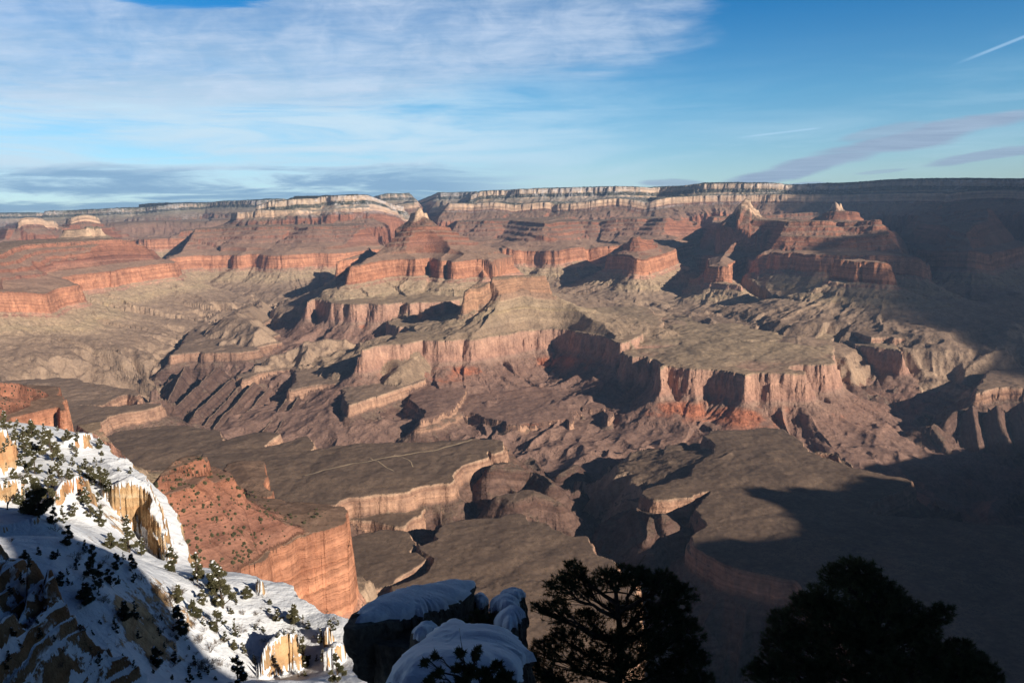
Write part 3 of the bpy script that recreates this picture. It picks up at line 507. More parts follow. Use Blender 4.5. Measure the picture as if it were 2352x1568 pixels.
def rock_material():
    m, t, b = material('layered_rock')
    pos = t.n('ShaderNodeNewGeometry').outputs['Position']
    nrm = t.n('ShaderNodeNewGeometry').outputs['Normal']
    nz = t.sep(nrm)[2]
    S = t.attr('strat'); HK = t.attr('hak'); VEG = t.attr('dist')
    X, Y, Zz = t.sep(pos)
    nA = t.noise(pos, 1 / 420., 5, .6)
    nB = t.noise(pos, 1 / 70., 5, .65)
    nC = t.noise(pos, 1 / 16., 4, .65)
    streak = t.noise(t.comb(t.m('MULTIPLY', X, 1 / 26.), t.m('MULTIPLY', Y, 1 / 26.), t.m('MULTIPLY', Zz, 1 / 260.)), 1.0, 5, .6)
    Sp = t.m('ADD', S, t.m('MULTIPLY', t.m('SUBTRACT', nB, .5), 22.0))
    f = t.m('DIVIDE', t.m('SUBTRACT', Sp, 700.), 1500.)
    q = lambda s: (s - 700.) / 1500.
    rock = t.ramp(f, [(q(740), (.105, .072, .062)), (q(1040), (.135, .09, .073)), (q(1088), (.17, .115, .09)), (q(1094), (.32, .205, .145)), (q(1140), (.37, .24, .17)),
        (q(1152), (.33, .25, .182)), (q(1175), (.315, .24, .175)), (q(1262), (.345, .262, .185)), (q(1268), (.41, .325, .20)), (q(1280), (.40, .31, .19)), (q(1284), (.34, .27, .19)), (q(1345), (.36, .27, .19)),
        (q(1352), (.42, .265, .195)), (q(1392), (.39, .225, .165)), (q(1400), (.40, .20, .125)), (q(1480), (.44, .225, .14)), (q(1540), (.40, .20, .125)), (q(1552), (.25, .145, .10)),
        (q(1640), (.25, .13, .095)), (q(1700), (.27, .13, .085)), (q(1825), (.30, .145, .095)), (q(1838), (.23, .13, .098)), (q(1886), (.26, .145, .105)),
        (q(1893), (.50, .36, .25)), (q(1985), (.54, .41, .29)), (q(1997), (.22, .20, .15)), (q(2040), (.24, .21, .16)), (q(2046), (.46, .37, .275)), (q(2136), (.50, .41, .31)), (q(2146), (.055, .06, .038))])
    # flat ground of each level : soil and scrub
    soil = t.ramp(f, [(q(740), (.15, .115, .09)), (q(1090), (.15, .112, .086)), (q(1150), (.165, .124, .093)), (q(1185), (.185, .139, .103)), (q(1230), (.24, .183, .133)), (q(1290), (.30, .24, .16)), (q(1390), (.30, .23, .16)),
        (q(1545), (.215, .15, .11)), (q(1700), (.215, .14, .105)), (q(1840), (.18, .13, .095)), (q(1890), (.19, .15, .11)), (q(1990), (.16, .15, .11)), (q(2060), (.12, .12, .085)), (q(2146), (.05, .056, .036))])
    flat = t.sstep(t.m('ADD', nz, t.m('MULTIPLY', t.m('SUBTRACT', nC, .5), .3)), .70, .93)
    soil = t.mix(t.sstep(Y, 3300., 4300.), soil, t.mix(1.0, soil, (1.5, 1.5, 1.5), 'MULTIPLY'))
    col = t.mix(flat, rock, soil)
    # supai and muav ledges: thin bright and dark beds
    bed = t.noise(t.comb(t.m('MULTIPLY', X, 1 / 900.), t.m('MULTIPLY', Y, 1 / 900.), t.m('MULTIPLY', Sp, 1 / 13.)), 1.0, 3, .7)
    col = t.mix(t.m('SUBTRACT', 1.0, t.m('MULTIPLY', flat, .9)), col, t.mix(1.0, col, t.ramp(bed, [(.25, (.58, .56, .55)), (.5, (1, 1, 1)), (.75, (1.32, 1.28, 1.22))]), 'MULTIPLY'))
    bed2 = t.noise(t.comb(t.m('MULTIPLY', X, 1 / 2500.), t.m('MULTIPLY', Y, 1 / 2500.), t.m('MULTIPLY', Sp, 1 / 34.)), 1.0, 3, .6)
    col = t.mix(t.m('SUBTRACT', 1.0, flat), col, t.mix(1.0, col, t.ramp(bed2, [(.3, (.66, .62, .62)), (.5, (1, 1, 1)), (.7, (1.26, 1.26, 1.24))]), 'MULTIPLY'))
    # stains down the cliffs
    steep = t.sstep(nz, .62, .35)
    col = t.mix(t.m('MULTIPLY', steep, .85), col, t.mix(1.0, col, t.ramp(streak, [(.28, (.66, .62, .62)), (.5, (1, 1, 1)), (.68, (1.18, 1.2, 1.2)), (.8, (1.35, 1.45, 1.48))]), 'MULTIPLY'))
    # Hakatai shale under the quartzite
    hk = t.ramp(f, [(q(760), (.23, .155, .125)), (q(880), (.255, .17, .135)), (q(935), (.25, .16, .125)), (q(1005), (.29, .2, .155)), (q(1022), (.33, .205, .16)), (q(1030), (.36, .22, .165)), (q(1140), (.42, .27, .2)), (q(1152), (.32, .25, .175)), (q(1230), (.33, .265, .175))])
    om = t.m('MULTIPLY', t.sstep(nA, .55, .64), t.m('MULTIPLY', t.sstep(Sp, 905., 945.), t.sstep(Sp, 1000., 972.)))
    hk = t.mix(om, hk, (.40, .165, .10))
    hk = t.mix(t.m('MULTIPLY', steep, .6), hk, t.mix(1.0, hk, t.ramp(streak, [(.3, (.5, .48, .48)), (.5, (1, 1, 1)), (.7, (1.35, 1.35, 1.3))]), 'MULTIPLY'))
    col = t.mix(HK, col, hk)
    # broad tone changes and grain
    col = t.mix(1.0, col, t.ramp(nA, [(.3, (.86, .86, .87)), (.7, (1.12, 1.1, 1.07))]), 'MULTIPLY')
    col = t.mix(1.0, col, t.ramp(nB, [(.25, (.68, .68, .70)), (.5, (1, 1, 1)), (.75, (1.3, 1.28, 1.24))]), 'MULTIPLY')
    col = t.mix(1.0, col, t.ramp(nC, [(.25, (.72, .72, .73)), (.75, (1.28, 1.27, 1.24))]), 'MULTIPLY')
    # low scrub on the benches
    scr = t.vor(pos, 1 / 6.5, 'Distance')
    scm = t.m('MULTIPLY', t.m('MULTIPLY', t.sstep(scr, .34, .22), flat), t.sstep(nB, .38, .6))
    col = t.mix(t.m('MULTIPLY', scm, .75), col, (.07, .062, .045))
    # piñon and juniper on the upper slopes : dark dots
    vd = t.vor(pos, 1 / 11., 'Distance')
    vl = t.noise(pos, 1 / 160., 3, .6)
    dens = t.ramp(f, [(q(1550), (.05,) * 3), (q(1700), (.10,) * 3), (q(1838), (.32,) * 3), (q(1880), (.42,) * 3), (q(1893), (.03,) * 3), (q(1985), (.06,) * 3), (q(1997), (.62,) * 3), (q(2050), (.62,) * 3), (q(2060), (.12,) * 3), (q(2130), (.22,) * 3), (q(2146), (1,) * 3)])
    dens = t.m('MULTIPLY', dens, t.m('MULTIPLY_ADD', vl, 1.3, .35))
    veg = t.m('MULTIPLY', t.sstep(vd, t.m('ADD', dens, .06), dens), t.sstep(Sp, 1548., 1560.))
    # snow that has stayed on the shaded upper ledges
    sn = t.noise(t.comb(t.m('MULTIPLY', X, 1 / 60.), t.m('MULTIPLY', Y, 1 / 60.), t.m('MULTIPLY', Zz, 1 / 22.)), 1.0, 5, .7)
    snA = t.noise(pos, 1 / 1500., 3, .6)
    snow = t.m('MULTIPLY', t.sstep(t.m('ADD', sn, t.m('MULTIPLY', t.m('SUBTRACT', snA, .5), .55)), .50, .60), t.sstep(nz, .4, .75))
    lvl = t.ramp(f, [(q(1835), (0,) * 3), (q(1870), (.3,) * 3), (q(1895), (.1,) * 3), (q(1990), (.2,) * 3), (q(1999), (.7,) * 3), (q(2050), (.7,) * 3), (q(2060), (.4,) * 3), (q(2140), (.5,) * 3), (q(2148), (.05,) * 3)])
    far = t.sstep(Y, 8000., 9500.)
    col = t.mix(t.m('MULTIPLY', t.m('MULTIPLY', snow, lvl), far), col, (.80, .81, .84))
    col = t.mix(veg, col, (.040, .046, .030))
    col = t.mix(1.0, col, (1.04, .975, .98), 'MULTIPLY')
    t.links.new(col, b.inputs['Base Color'])
    h = t.m('ADD', t.m('MULTIPLY', t.m('ADD', t.m('MULTIPLY', nC, 8.0), t.m('MULTIPLY', nB, 12.0)), t.m('MULTIPLY_ADD', flat, -.86, 1.0)), t.m('ADD', t.m('MULTIPLY', t.m('MULTIPLY', bed, t.m('SUBTRACT', 1.0, flat)), 8.0), t.m('MULTIPLY', t.m('MULTIPLY', streak, steep), 9.0)))
    bump(t, b, h, 1.0, .9)
    b.inputs['Roughness'].default_value = 1.0
    b.inputs['Specular IOR Level'].default_value = 0.0
    return m

def build_canyon():
    q = QUAL
    th = np.concatenate([np.arange(-62, -42, 1.0), np.arange(-42, -35.5, .25), np.arange(-35.5, 35.5, .052 / q), np.arange(35.5, 44, .2), np.arange(44, 112, .8)])
    rr = [330.0]
    while rr[-1] < 46000:
        r = rr[-1]
        k = .0042 if r < 900 else .0026 if r < 2000 else .0021 if r < 9500 else .0022 if r < 14800 else .006
        rr.append(r * (1 + k / q))
    rr = np.array(rr)
    if len(th) % 2 == 0: th = np.append(th, 113.0)
    T, RR = np.meshgrid(np.radians(th), rr)
    X, Y = RR * np.sin(T), RR * np.cos(T)
    Z, S, HK, G = canyon(X, Y)
    # make the rim forest ragged against the sky
    top = (S > 2152)
    Z = Z + np.where(top, np.abs(vnoise(X / 30, Y / 30, 7)) * 12, 0).astype(np.float32)
    P = np.stack([X, Y, Z], -1)
    return P, S, HK, G

QUAL = 1.0
HAZE = 1.9e-5
P, S, HK, G = build_canyon()
print('grid', P.shape)
rock = rock_material()
GROUPS = [('canyon_rim', 'layered cliffs of the far canyon rim under the sky, dusted with snow', ('NR', 'FT')),
          ('canyon_floor', 'grey green bench land and dark inner gorge across the canyon floor', ('LT', 'rib', 'TR', 'Bs', 'V', 'N', 'hill', 'R1', 'MBt', 'Lr', 'Ls', 'Lh')),
          ('butte', 'pyramid shaped red butte with a pale pointed tip in the middle of the canyon', ('Is',)),
          ('butte', 'flat topped butte on a wide skirt of talus, nearest of the buttes', ('Ch',)),
          ('butte', 'red butte with a pale blocky tower, right of the middle', ('Bu', 'Ma', 'RR', 'MB')),
          ('red_spur', 'orange red ledged spur dotted with shrubs, below the snowy slope', ('Sp',)),
          ('rim_shoulder', 'shaded shoulders of the near rim on the right', ('SR',))]
names = [a[0] for a in MESAS]
gid = np.full(len(names) + 1, 1, np.int16)
for i, n in enumerate(names):
    for j, (_, _, pre) in enumerate(GROUPS):
        if any(n.startswith(p) for p in pre):
            gid[i] = j
            if n.startswith('MBt'): gid[i] = 1
            break
GG = gid[G]        # -1 -> last entry (floor)
fg = GG[:-1, :-1]
for j, (nm, lab, _) in enumerate(GROUPS):
    k = fg == j
    if k.any():
        o = grid_object(nm, P, {'strat': S, 'hak': HK}, rock, k)
        tag(o, lab, 'cliffs' if nm != 'butte' else 'butte', kind='structure')

# ------------------------------------------------------------------ clouds that shade the right side of the canyon, and the air
def lumpy(name, outline, z, th, mat, seed):
    p = chaikin(chaikin(np.array(outline, float), True), True)
    g = 110.0
    x = np.arange(p[:, 0].min() - 500, p[:, 0].max() + 500, g); y = np.arange(p[:, 1].min() - 500, p[:, 1].max() + 500, g)
    X, Y = np.meshgrid(x, y)
    s, _, _, _ = poly_dist(X, Y, p, True)
    s = s + 260 * fbm(X, Y, 1400, 5, seed)
    lift = np.sqrt(np.clip(s / 900, 0, 1)) * th * (1 + .6 * fbm(X, Y, 800, 4, seed + 1))
    inside = s > 0
    k = inside[:-1, :-1] & inside[1:, :-1] & inside[:-1, 1:] & inside[1:, 1:]
    top = grid_object(name, np.stack([X, Y, z + lift], -1), {}, mat, k)
    bot = grid_object('underside', np.stack([X, Y, z - .25 * lift - 5], -1), {}, mat, k)
    bot.parent = top
    return top
m_cloud, t_, b_ = material('cloud')
b_.inputs['Base Color'].default_value = (.82, .82, .84, 1)
# thin enough for a little sun to come through
_tr = t_.n('ShaderNodeBsdfTransparent'); _mx = t_.n('ShaderNodeMixShader'); _mx.inputs[0].default_value = .16
t_.links.new(b_.outputs[0], _mx.inputs[1]); t_.links.new(_tr.outputs[0], _mx.inputs[2]); t_.links.new(_mx.outputs[0], m_cloud.node_tree.nodes['Material Output'].inputs['Surface'])
def cl_pts(spec, zc):
    out = []
    for u, D, z0 in spec:
        L = (zc - z0) / math.tan(SUN_EL)
        d = fw + rx * ((u - 1176) / 1800.); k = D * 1000 / math.hypot(d.x, d.y)
        out.append((d.x * k + L * math.sin(SUN_AZ), d.y * k + L * math.cos(SUN_AZ), zc))
    return out
o = lumpy('cloud', cl_pts([(1800, 15, 2500), (1835, 13, 2400), (1880, 11.8, 2200), (1990, 10.6, 2000), (2060, 9.4, 1900), (2085, 8.3, 1750), (1940, 7.8, 1650), (1895, 7.4, 1500), (1870, 6.9, 1350), (1885, 6.3, 1280), (1960, 5.95, 1220), (2080, 5.7, 1180), (2230, 5.2, 1100), (2400, 4.9, 1100), (2900, 4.4, 1100), (3300, 13, 1800), (2600, 17, 2300)], 4600), 4600, 420, m_cloud, 401)
tag(o, 'grey white cloud bank high over the right of the canyon', 'cloud', kind='structure')

haze_m = bpy.data.materials.new('thin_air'); haze_m.use_nodes = True
hn = haze_m.node_tree; hn.nodes.clear()
ho = hn.nodes.new('ShaderNodeOutputMaterial'); hv = hn.nodes.new('ShaderNodeVolumePrincipled')
hv.inputs['Density'].default_value = HAZE
hv.inputs['Color'].default_value = (.42, .64, 1.0, 1)
hv.inputs['Anisotropy'].default_value = 0.1
hn.links.new(hv.outputs[0], ho.inputs['Volume'])
def box(name, x0, x1, y0, y1, z0, z1, mat):
    v = [(x, y, z) for z in (z0, z1) for y in (y0, y1) for x in (x0, x1)]
    f = [(0, 2, 3, 1), (4, 5, 7, 6), (0, 1, 5, 4), (2, 6, 7, 3), (0, 4, 6, 2), (1, 3, 7, 5)]
    me = bpy.data.meshes.new(name); me.from_pydata(v, [], f); me.materials.append(mat)
    o = bpy.data.objects.new(name, me); COL.objects.link(o); return o
if HAZE > 0:
    o = box('haze', -48000, 50000, -20000, 60000, FLOOR - 40, 2760, haze_m)
    tag(o, 'thin blue air filling the canyon', 'haze', kind='stuff')

# ------------------------------------------------------------------ trail across the bench (a real strip laid on the ground)
def ray_dir(u, v):
    d = fw + rx * ((u - 1176) / 1800.) + ux * ((784 - v) / 1800.)
    return d / math.hypot(d.x, d.y)

def strip(name, pts, width, mat, lift):
    pts = np.array(pts, float)
    q = [pts[0]]
    for a, b in zip(pts[:-1], pts[1:]):
        n = max(1, int(np.hypot(*(b - a)) / 12))
        for i in range(1, n + 1): q.append(a + (b - a) * i / n)
    q = np.array(q)
    q[:, 0] += 5 * vnoise(q[:, 0] / 40, q[:, 1] / 40, 3)
    tn = np.gradient(q, axis=0); tn /= np.linalg.norm(tn, axis=1)[:, None]
    nn = np.stack([-tn[:, 1], tn[:, 0]], 1)
    A = np.stack([q - nn * width / 2, q, q + nn * width / 2], 1)
    Zs = sample_ground(A[..., 0], A[..., 1]) + lift
    return grid_object(name, np.concatenate([A, Zs[..., None]], -1), {}, mat)

_th = np.degrees(np.arctan2(P[0, :, 0], P[0, :, 1])); _rr = np.hypot(P[:, 0, 0], P[:, 0, 1])
def sample_ground(x, y):
    """height of the built canyon mesh (bilinear on its own grid)"""
    t = np.degrees(np.arctan2(x, y)); r = np.hypot(x, y)
    j = np.clip(np.searchsorted(_th, t) - 1, 0, len(_th) - 2); i = np.clip(np.searchsorted(_rr, r) - 1, 0, len(_rr) - 2)
    a = np.clip((t - _th[j]) / (_th[j + 1] - _th[j]), 0, 1); b = np.clip((r - _rr[i]) / (_rr[i + 1] - _rr[i]), 0, 1)
    Zg = P[..., 2]
    return (Zg[i, j] * (1 - a) + Zg[i, j + 1] * a) * (1 - b) + (Zg[i + 1, j] * (1 - a) + Zg[i + 1, j + 1] * a) * b

m_path, t_, b_ = material('pale_dust')
b_.inputs['Base Color'].default_value = (.42, .31, .20, 1)
def on_level(u, v, z):
    d = ray_dir(u, v); k = (z - EYE) / d.z
    return (d.x * k, d.y * k)
for k, tr in enumerate([
    [(700, 1092), (760, 1081), (830, 1066), (900, 1051), (960, 1040), (1010, 1030), (1050, 1018), (1085, 1008)],
    [(850, 1055), (870, 1063), (885, 1075), (905, 1085)],
    [(905, 1048), (925, 1052), (945, 1065), (950, 1075)]]):
    o = strip('path', [on_level(u, v, 1143) for u, v in tr], 11.0 if k == 0 else 4.0, m_path, .5)
    tag(o, ['long pale dirt trail crossing the dark bench', 'short pale side track dropping left from the long trail', 'short pale track right of the side track on the dark bench'][k], 'path', kind='structure')


# ------------------------------------------------------------------ the snowy slope at the left, close to the camera
CTRL = [(-250, 1000, 150), (0, 968, 135), (110, 985, 130), (202, 1040, 118), (60, 1100, 96), (120, 1010, 120), (30, 1040, 112), (0, 1160, 74), (75, 1190, 68), (150, 1130, 86), (150, 1060, 110), (228, 1168, 93), (262, 1213, 91.5), (305, 1242, 88), (240, 1225, 80), (200, 1215, 72), (170, 1047, 116.5), (205, 1050, 117), (160, 1183, 83.5), (195, 1150, 84.5), (0, 1105, 97.5), (41, 1092, 98), (-120, 1105, 96), (70, 1160, 86), (580, 1372, 63.4), (606, 1374, 63), (598, 1555, 51.3), (650, 1558, 52.5), (676, 1546, 53.3), (768, 1540, 50.6), (792, 1532, 51.2), (40, 1238, 65.5), (78, 1216, 67), (-140, 1245, 63),
        (345, 1277, 82), (345, 1300, 72), (389, 1292, 74), (300, 1290, 58), (424, 1309, 71), (534, 1322, 68), (608, 1378, 63), (635, 1390, 62), (687, 1417, 60), (764, 1440, 57), (852, 1540, 49),
        (500, 1400, 60), (345, 1420, 53), (400, 1540, 49.5), (560, 1560, 46.5), (680, 1560, 48), (760, 1568, 47), (260, 1380, 51), (180, 1300, 54), (120, 1235, 60), (0, 1240, 60), (-250, 1200, 65), (850, 1700, 38), (600, 1800, 33), (400, 1700, 38)]
_c = []
for u, v, D in CTRL:
    d = ray_dir(u, v); _c.append((d.x * D, d.y * D, d.z * D))
_c = np.array(_c)
def _tps(d):
    d = np.maximum(d, 1e-6); return d * d * np.log(d)
_n = len(_c)
_K = _tps(np.hypot(_c[:, None, 0] - _c[None, :, 0], _c[:, None, 1] - _c[None, :, 1])) + np.eye(_n) * 1.0
_Pm = np.c_[np.ones(_n), _c[:, :2]]
_A = np.block([[_K, _Pm], [_Pm.T, np.zeros((3, 3))]])
_w = np.linalg.solve(_A, np.r_[_c[:, 2], 0, 0, 0])
def slope_base(x, y):
    z = _w[_n] + _w[_n + 1] * x + _w[_n + 2] * y
    for i in range(_n): z = z + _w[i] * _tps(np.hypot(x - _c[i, 0], y - _c[i, 1]))
    return z
def uD(pts):
    out = []
    for u, D in pts:
        d = ray_dir(u, 500); out.append((d.x * D, d.y * D, 0))
    return np.array(out, float)
EDGE = uD([(-900, 170), (-300, 158), (0, 138), (110, 133), (202, 128), (214, 118), (262, 113), (315, 108), (337, 102), (354, 97), (374, 91), (394, 82), (408, 75), (424, 72), (534, 69), (590, 67), (612, 64), (640, 62.5), (690, 60.5), (764, 57.5), (797, 54), (830, 51.5), (856, 49), (880, 38), (860, 25), (700, 14), (0, 8), (-900, 12)])
def uvD(pts):
    return np.array([tuple(ray_dir(u, v) * D) for u, v, D in pts])
# cream cliff bands on the slope: rim (u, v, D)
BANDS = [
 [(140, 1018, 119), (169, 1003, 119), (197, 994, 120), (204, 998, 122), (206, 994, 129), (150, 990, 131), (118, 1002, 127)],
 [(228, 1132, 98), (262, 1109, 96), (300, 1107, 95), (328, 1110, 95), (345, 1150, 92), (362, 1211, 88), (388, 1266, 81), (393, 1262, 84), (374, 1203, 92), (354, 1148, 97), (336, 1098, 103), (313, 1082, 107), (262, 1054, 111), (214, 1060, 113), (214, 1095, 104)],
 [(118, 1138, 85), (137, 1121, 85), (161, 1099, 86), (184, 1088, 87), (200, 1104, 88), (205, 1095, 97), (170, 1082, 99), (120, 1112, 94)],
 [(-140, 981, 98), (0, 983, 100), (12, 1005, 101), (30, 1016, 102), (37, 1040, 102), (36, 1020, 112), (0, 975, 120), (-140, 960, 122)],
 [(-140, 1112, 86), (0, 1108, 87), (35, 1101, 88), (53, 1099, 89), (57, 1106, 89), (55, 1094, 97), (0, 1095, 99), (-140, 1095, 98)],
 [(-140, 1213, 64), (0, 1212, 66), (37, 1207, 67), (76, 1188, 68), (79, 1174, 70), (66, 1161, 74), (0, 1161, 76), (-140, 1161, 76)],
 [(572, 1349, 64), (589, 1332, 64), (609, 1335, 63.5), (611, 1331, 66), (580, 1330, 67)],
 [(586, 1508, 52.5), (622, 1481, 53.5), (646, 1462, 54), (679, 1450, 54.5), (684, 1452, 55.5), (682, 1440, 58), (640, 1455, 57), (592, 1492, 55)],
 [(740, 1500, 51.5), (762, 1491, 52), (782, 1479, 52.5), (794, 1481, 52.5), (796, 1474, 55), (745, 1480, 55)],
 [(735, 1452, 55), (755, 1443, 55), (768, 1440, 55.5), (772, 1436, 57.5), (740, 1440, 57.5)],
]
# shaded spur of thin beds at the lower left
def bed_level(u, v):                  # the beds are level; they run up to the right as they recede
    z = -10.5 - (v + .84 * u - 1214) * .0125
    return (u, v, z / ray_dir(u, v).z)
SPUR = [bed_level(u, v) for u, v in [(40, 1216), (90, 1219), (120, 1252), (148, 1316), (180, 1376), (243, 1425), (252, 1448), (300, 1475), (347, 1506), (353, 1538), (350, 1600), (330, 1750), (0, 1850), (-400, 1700), (-500, 1400), (-400, 1230), (-150, 1216)]]
_sp = uvD(SPUR + [bed_level(u, v) for u, v in [(0, 1400), (0, 1300), (100, 1300), (0, 1568), (150, 1568), (100, 1450), (-300, 1400), (200, 1470), (60, 1250), (250, 1540)]])
_n2 = len(_sp)
_K2 = _tps(np.hypot(_sp[:, None, 0] - _sp[None, :, 0], _sp[:, None, 1] - _sp[None, :, 1])) + np.eye(_n2) * 4.0
_P2 = np.c_[np.ones(_n2), _sp[:, :2]]
_w2 = np.linalg.solve(np.block([[_K2, _P2], [_P2.T, np.zeros((3, 3))]]), np.r_[_sp[:, 2], 0, 0, 0])
def spur_base(x, y):
    z = _w2[_n2] + _w2[_n2 + 1] * x + _w2[_n2 + 2] * y
    for i in range(_n2): z = z + _w2[i] * _tps(np.hypot(x - _sp[i, 0], y - _sp[i, 1]))
    return z
def near_height(X, Y):
    X = X.astype(np.float64); Y = Y.astype(np.float64)
    z = slope_base(X, Y)
    n1_ = fbm(X, Y, 9, 4, 201); n2_ = fbm(X, Y, 2.2, 3, 207); n3_ = fbm(X, Y, 24, 3, 211)
    z = z + .55 * n1_ + .12 * n2_
    n4_ = fbm(X, Y, .8, 2, 219)
    for o in BANDS:
        p = chaikin(uvD(o), True)
        m = (X > p[:, 0].min() - 9) & (X < p[:, 0].max() + 9) & (Y > p[:, 1].min() - 9) & (Y < p[:, 1].max() + 9)
        if not m.any(): continue
        x, y = X[m], Y[m]
        s, qx, qy, zr = poly_dist(x, y, p, True)
        blk = .9 * np.round(1.3 * vnoise(x / 2.6, y / 2.6, 231)) / 1.3 + .5 * np.round(1.5 * vnoise(x / 1.1 + 9, y / 1.1, 233)) / 1.5
        s = s + .75 * n1_[m] + .45 * blk + .2 * n2_[m]
        d = np.maximum(-s, 0)
        drop = np.interp(d, [0, .12, .45, .6, 1.1, 1.25, 1.9, 2.05, 3.2, 3.5, 9], [0, 1.5, 1.8, 4.0, 4.3, 6.9, 7.3, 10.2, 10.9, 14, 34])
        zz = np.where(s > 0, zr + .12 * np.minimum(s, 6) + .3 * n1_[m] + .15 * n2_[m], zr - drop + .12 * n2_[m])
        z[m] = np.maximum(z[m], zz)
    # the spur of thin shaded beds
    p = chaikin(uvD(SPUR), True)
    m = (X > p[:, 0].min() - 8) & (X < p[:, 0].max() + 8) & (Y > p[:, 1].min() - 8) & (Y < p[:, 1].max() + 8)
    ledge = np.zeros_like(z)
    x, y = X[m], Y[m]
    s, qx, qy, zr = poly_dist(x, y, p, True)
    s = s + .9 * n1_[m] + .5 * n2_[m]
    zb = spur_base(x, y) + .5 * n1_[m] + .9 * n3_[m]
    step = .85
    wv = .8 * n1_[m] + .55 * n2_[m] + .22 * n4_[m]
    q = (zb + wv) / step
    q = q + .30 * np.sin(q * 2.1) + .3 * np.sin(q * .83 + 1)
    fr = q - np.floor(q)
    hb = np.clip(.62 + .75 * vnoise(np.floor(q) * 7.3 + x * .22, y * .22, 5), .1, 1)
    q0 = (zb + wv) / step
    tz = (q0 - q + np.floor(q) + np.clip(fr * .25, 0, .2) + .8 * np.clip((fr - .5) / .3, 0, 1) * hb + (1 - hb) * .8 * fr) * step - wv * .55
    zz = tz + .10 * n2_[m] + .05 * n4_[m] - np.interp(np.maximum(-s, 0), [0, .2, .6, .8, 1.6, 1.8, 3, 3.3, 8], [0, 1.2, 1.5, 3.2, 3.6, 5.6, 6.4, 9, 26])
    k = zz > z[m]
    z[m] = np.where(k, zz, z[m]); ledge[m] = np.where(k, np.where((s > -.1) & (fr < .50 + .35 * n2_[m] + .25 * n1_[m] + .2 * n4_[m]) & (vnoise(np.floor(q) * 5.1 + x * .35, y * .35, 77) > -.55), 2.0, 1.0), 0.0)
    s, qx, qy, _ = poly_dist(X, Y, chaikin(EDGE, True), True)
    s = s + 1.6 * n1_ + .6 * n2_
    z = z - np.interp(-s, [0, .5, 2, 2.6, 6, 7, 12, 40, 200], [0, 5, 7, 14, 17, 25, 30, 60, 200]) * (s < 0)
    return z, ledge

def snow_rock_material():
    m, t, b = material('snow_on_limestone')
    g = t.n('ShaderNodeNewGeometry'); pos, nrm = g.outputs['Position'], g.outputs['Normal']
    nz = t.sep(nrm)[2]; X, Y, Z = t.sep(pos)
    nA = t.noise(pos, .12, 4); nB = t.noise(pos, .8, 5, .6); nC = t.noise(pos, 4.0, 4, .6)
    bedz = t.m('ADD', Z, t.m('MULTIPLY', nA, 2.0))
    bed = t.noise(t.comb(t.m('MULTIPLY', X, .04), t.m('MULTIPLY', Y, .04), t.m('MULTIPLY', bedz, 1.5)), 1.0, 4, .65)
    rock = t.ramp(bed, [(.2, (.30, .17, .09)), (.4, (.50, .30, .155)), (.55, (.56, .38, .215)), (.7, (.60, .44, .28)), (.85, (.42, .24, .12))])
    rock = t.mix(t.sstep(nA, .5, .7), rock, (.52, .26, .13))
    st = t.noise(t.comb(t.m('MULTIPLY', X, .9), t.m('MULTIPLY', Y, .9), t.m('MULTIPLY', Z, .12)), 1.0, 4)
    rock = t.mix(1.0, rock, t.ramp(st, [(.3, (.6, .58, .55)), (.5, (1, 1, 1)), (.75, (1.15, 1.14, 1.1))]), 'MULTIPLY')
    rock = t.mix(1.0, rock, t.ramp(nB, [(.25, (.6, .6, .6)), (.6, (1.05, 1.05, 1.05))]), 'MULTIPLY')
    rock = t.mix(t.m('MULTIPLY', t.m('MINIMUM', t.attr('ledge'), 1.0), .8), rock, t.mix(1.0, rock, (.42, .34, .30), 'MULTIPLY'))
    thr = t.m('ADD', t.m('MULTIPLY_ADD', t.m('MINIMUM', t.attr('ledge'), 1.0), .02, .60), t.m('ADD', t.m('MULTIPLY', t.m('SUBTRACT', nB, .5), .45), t.m('MULTIPLY', t.m('SUBTRACT', nC, .5), .2)))
    sn = t.sstep(t.m('SUBTRACT', nz, thr), -.02, .04)
    sn = t.m('MAXIMUM', sn, t.sstep(t.m('ADD', t.attr('ledge'), t.m('MULTIPLY', t.m('SUBTRACT', nC, .5), .5)), 1.5, 1.62))
    nP = t.noise(pos, .9, 5, .65)
    sn = t.m('MAXIMUM', sn, t.m('MULTIPLY', t.m('MULTIPLY', t.sstep(nP, .53, .57), t.sstep(nz, .12, .3)), t.m('MINIMUM', t.attr('ledge'), 1.0)))
    # twigs and stones that poke through
    tw = t.sstep(t.noise(pos, 1.7, 6, .75), .62, .67)
    col = t.mix(sn, rock, t.mix(t.m('MULTIPLY', tw, .75), (.80, .82, .86), (.16, .115, .075)))
    t.links.new(col, b.inputs['Base Color'])
    bump(t, b, t.m('ADD', t.m('MULTIPLY', nB, .5), t.m('MULTIPLY', t.m('ADD', bed, nC), t.m('MULTIPLY_ADD', sn, -.3, .35))), 1.0, .6)
    return m
M_SNOWROCK = snow_rock_material()

th = np.radians(np.arange(-50, -4, .055)); rr = [9.0]
while rr[-1] < 230: rr.append(rr[-1] * (1.0017 if 25 < rr[-1] < 42 else 1.0034))
T, RR = np.meshgrid(th, np.array(rr))
NX, NY = RR * np.sin(T), RR * np.cos(T)
NZ, LEDGE = near_height(NX, NY)
o = grid_object('snow_slope', np.stack([NX, NY, NZ + EYE], -1), {'ledge': LEDGE}, M_SNOWROCK)
tag(o, 'steep snow covered slope with cream cliff bands, falling away to the right', 'slope', kind='structure')

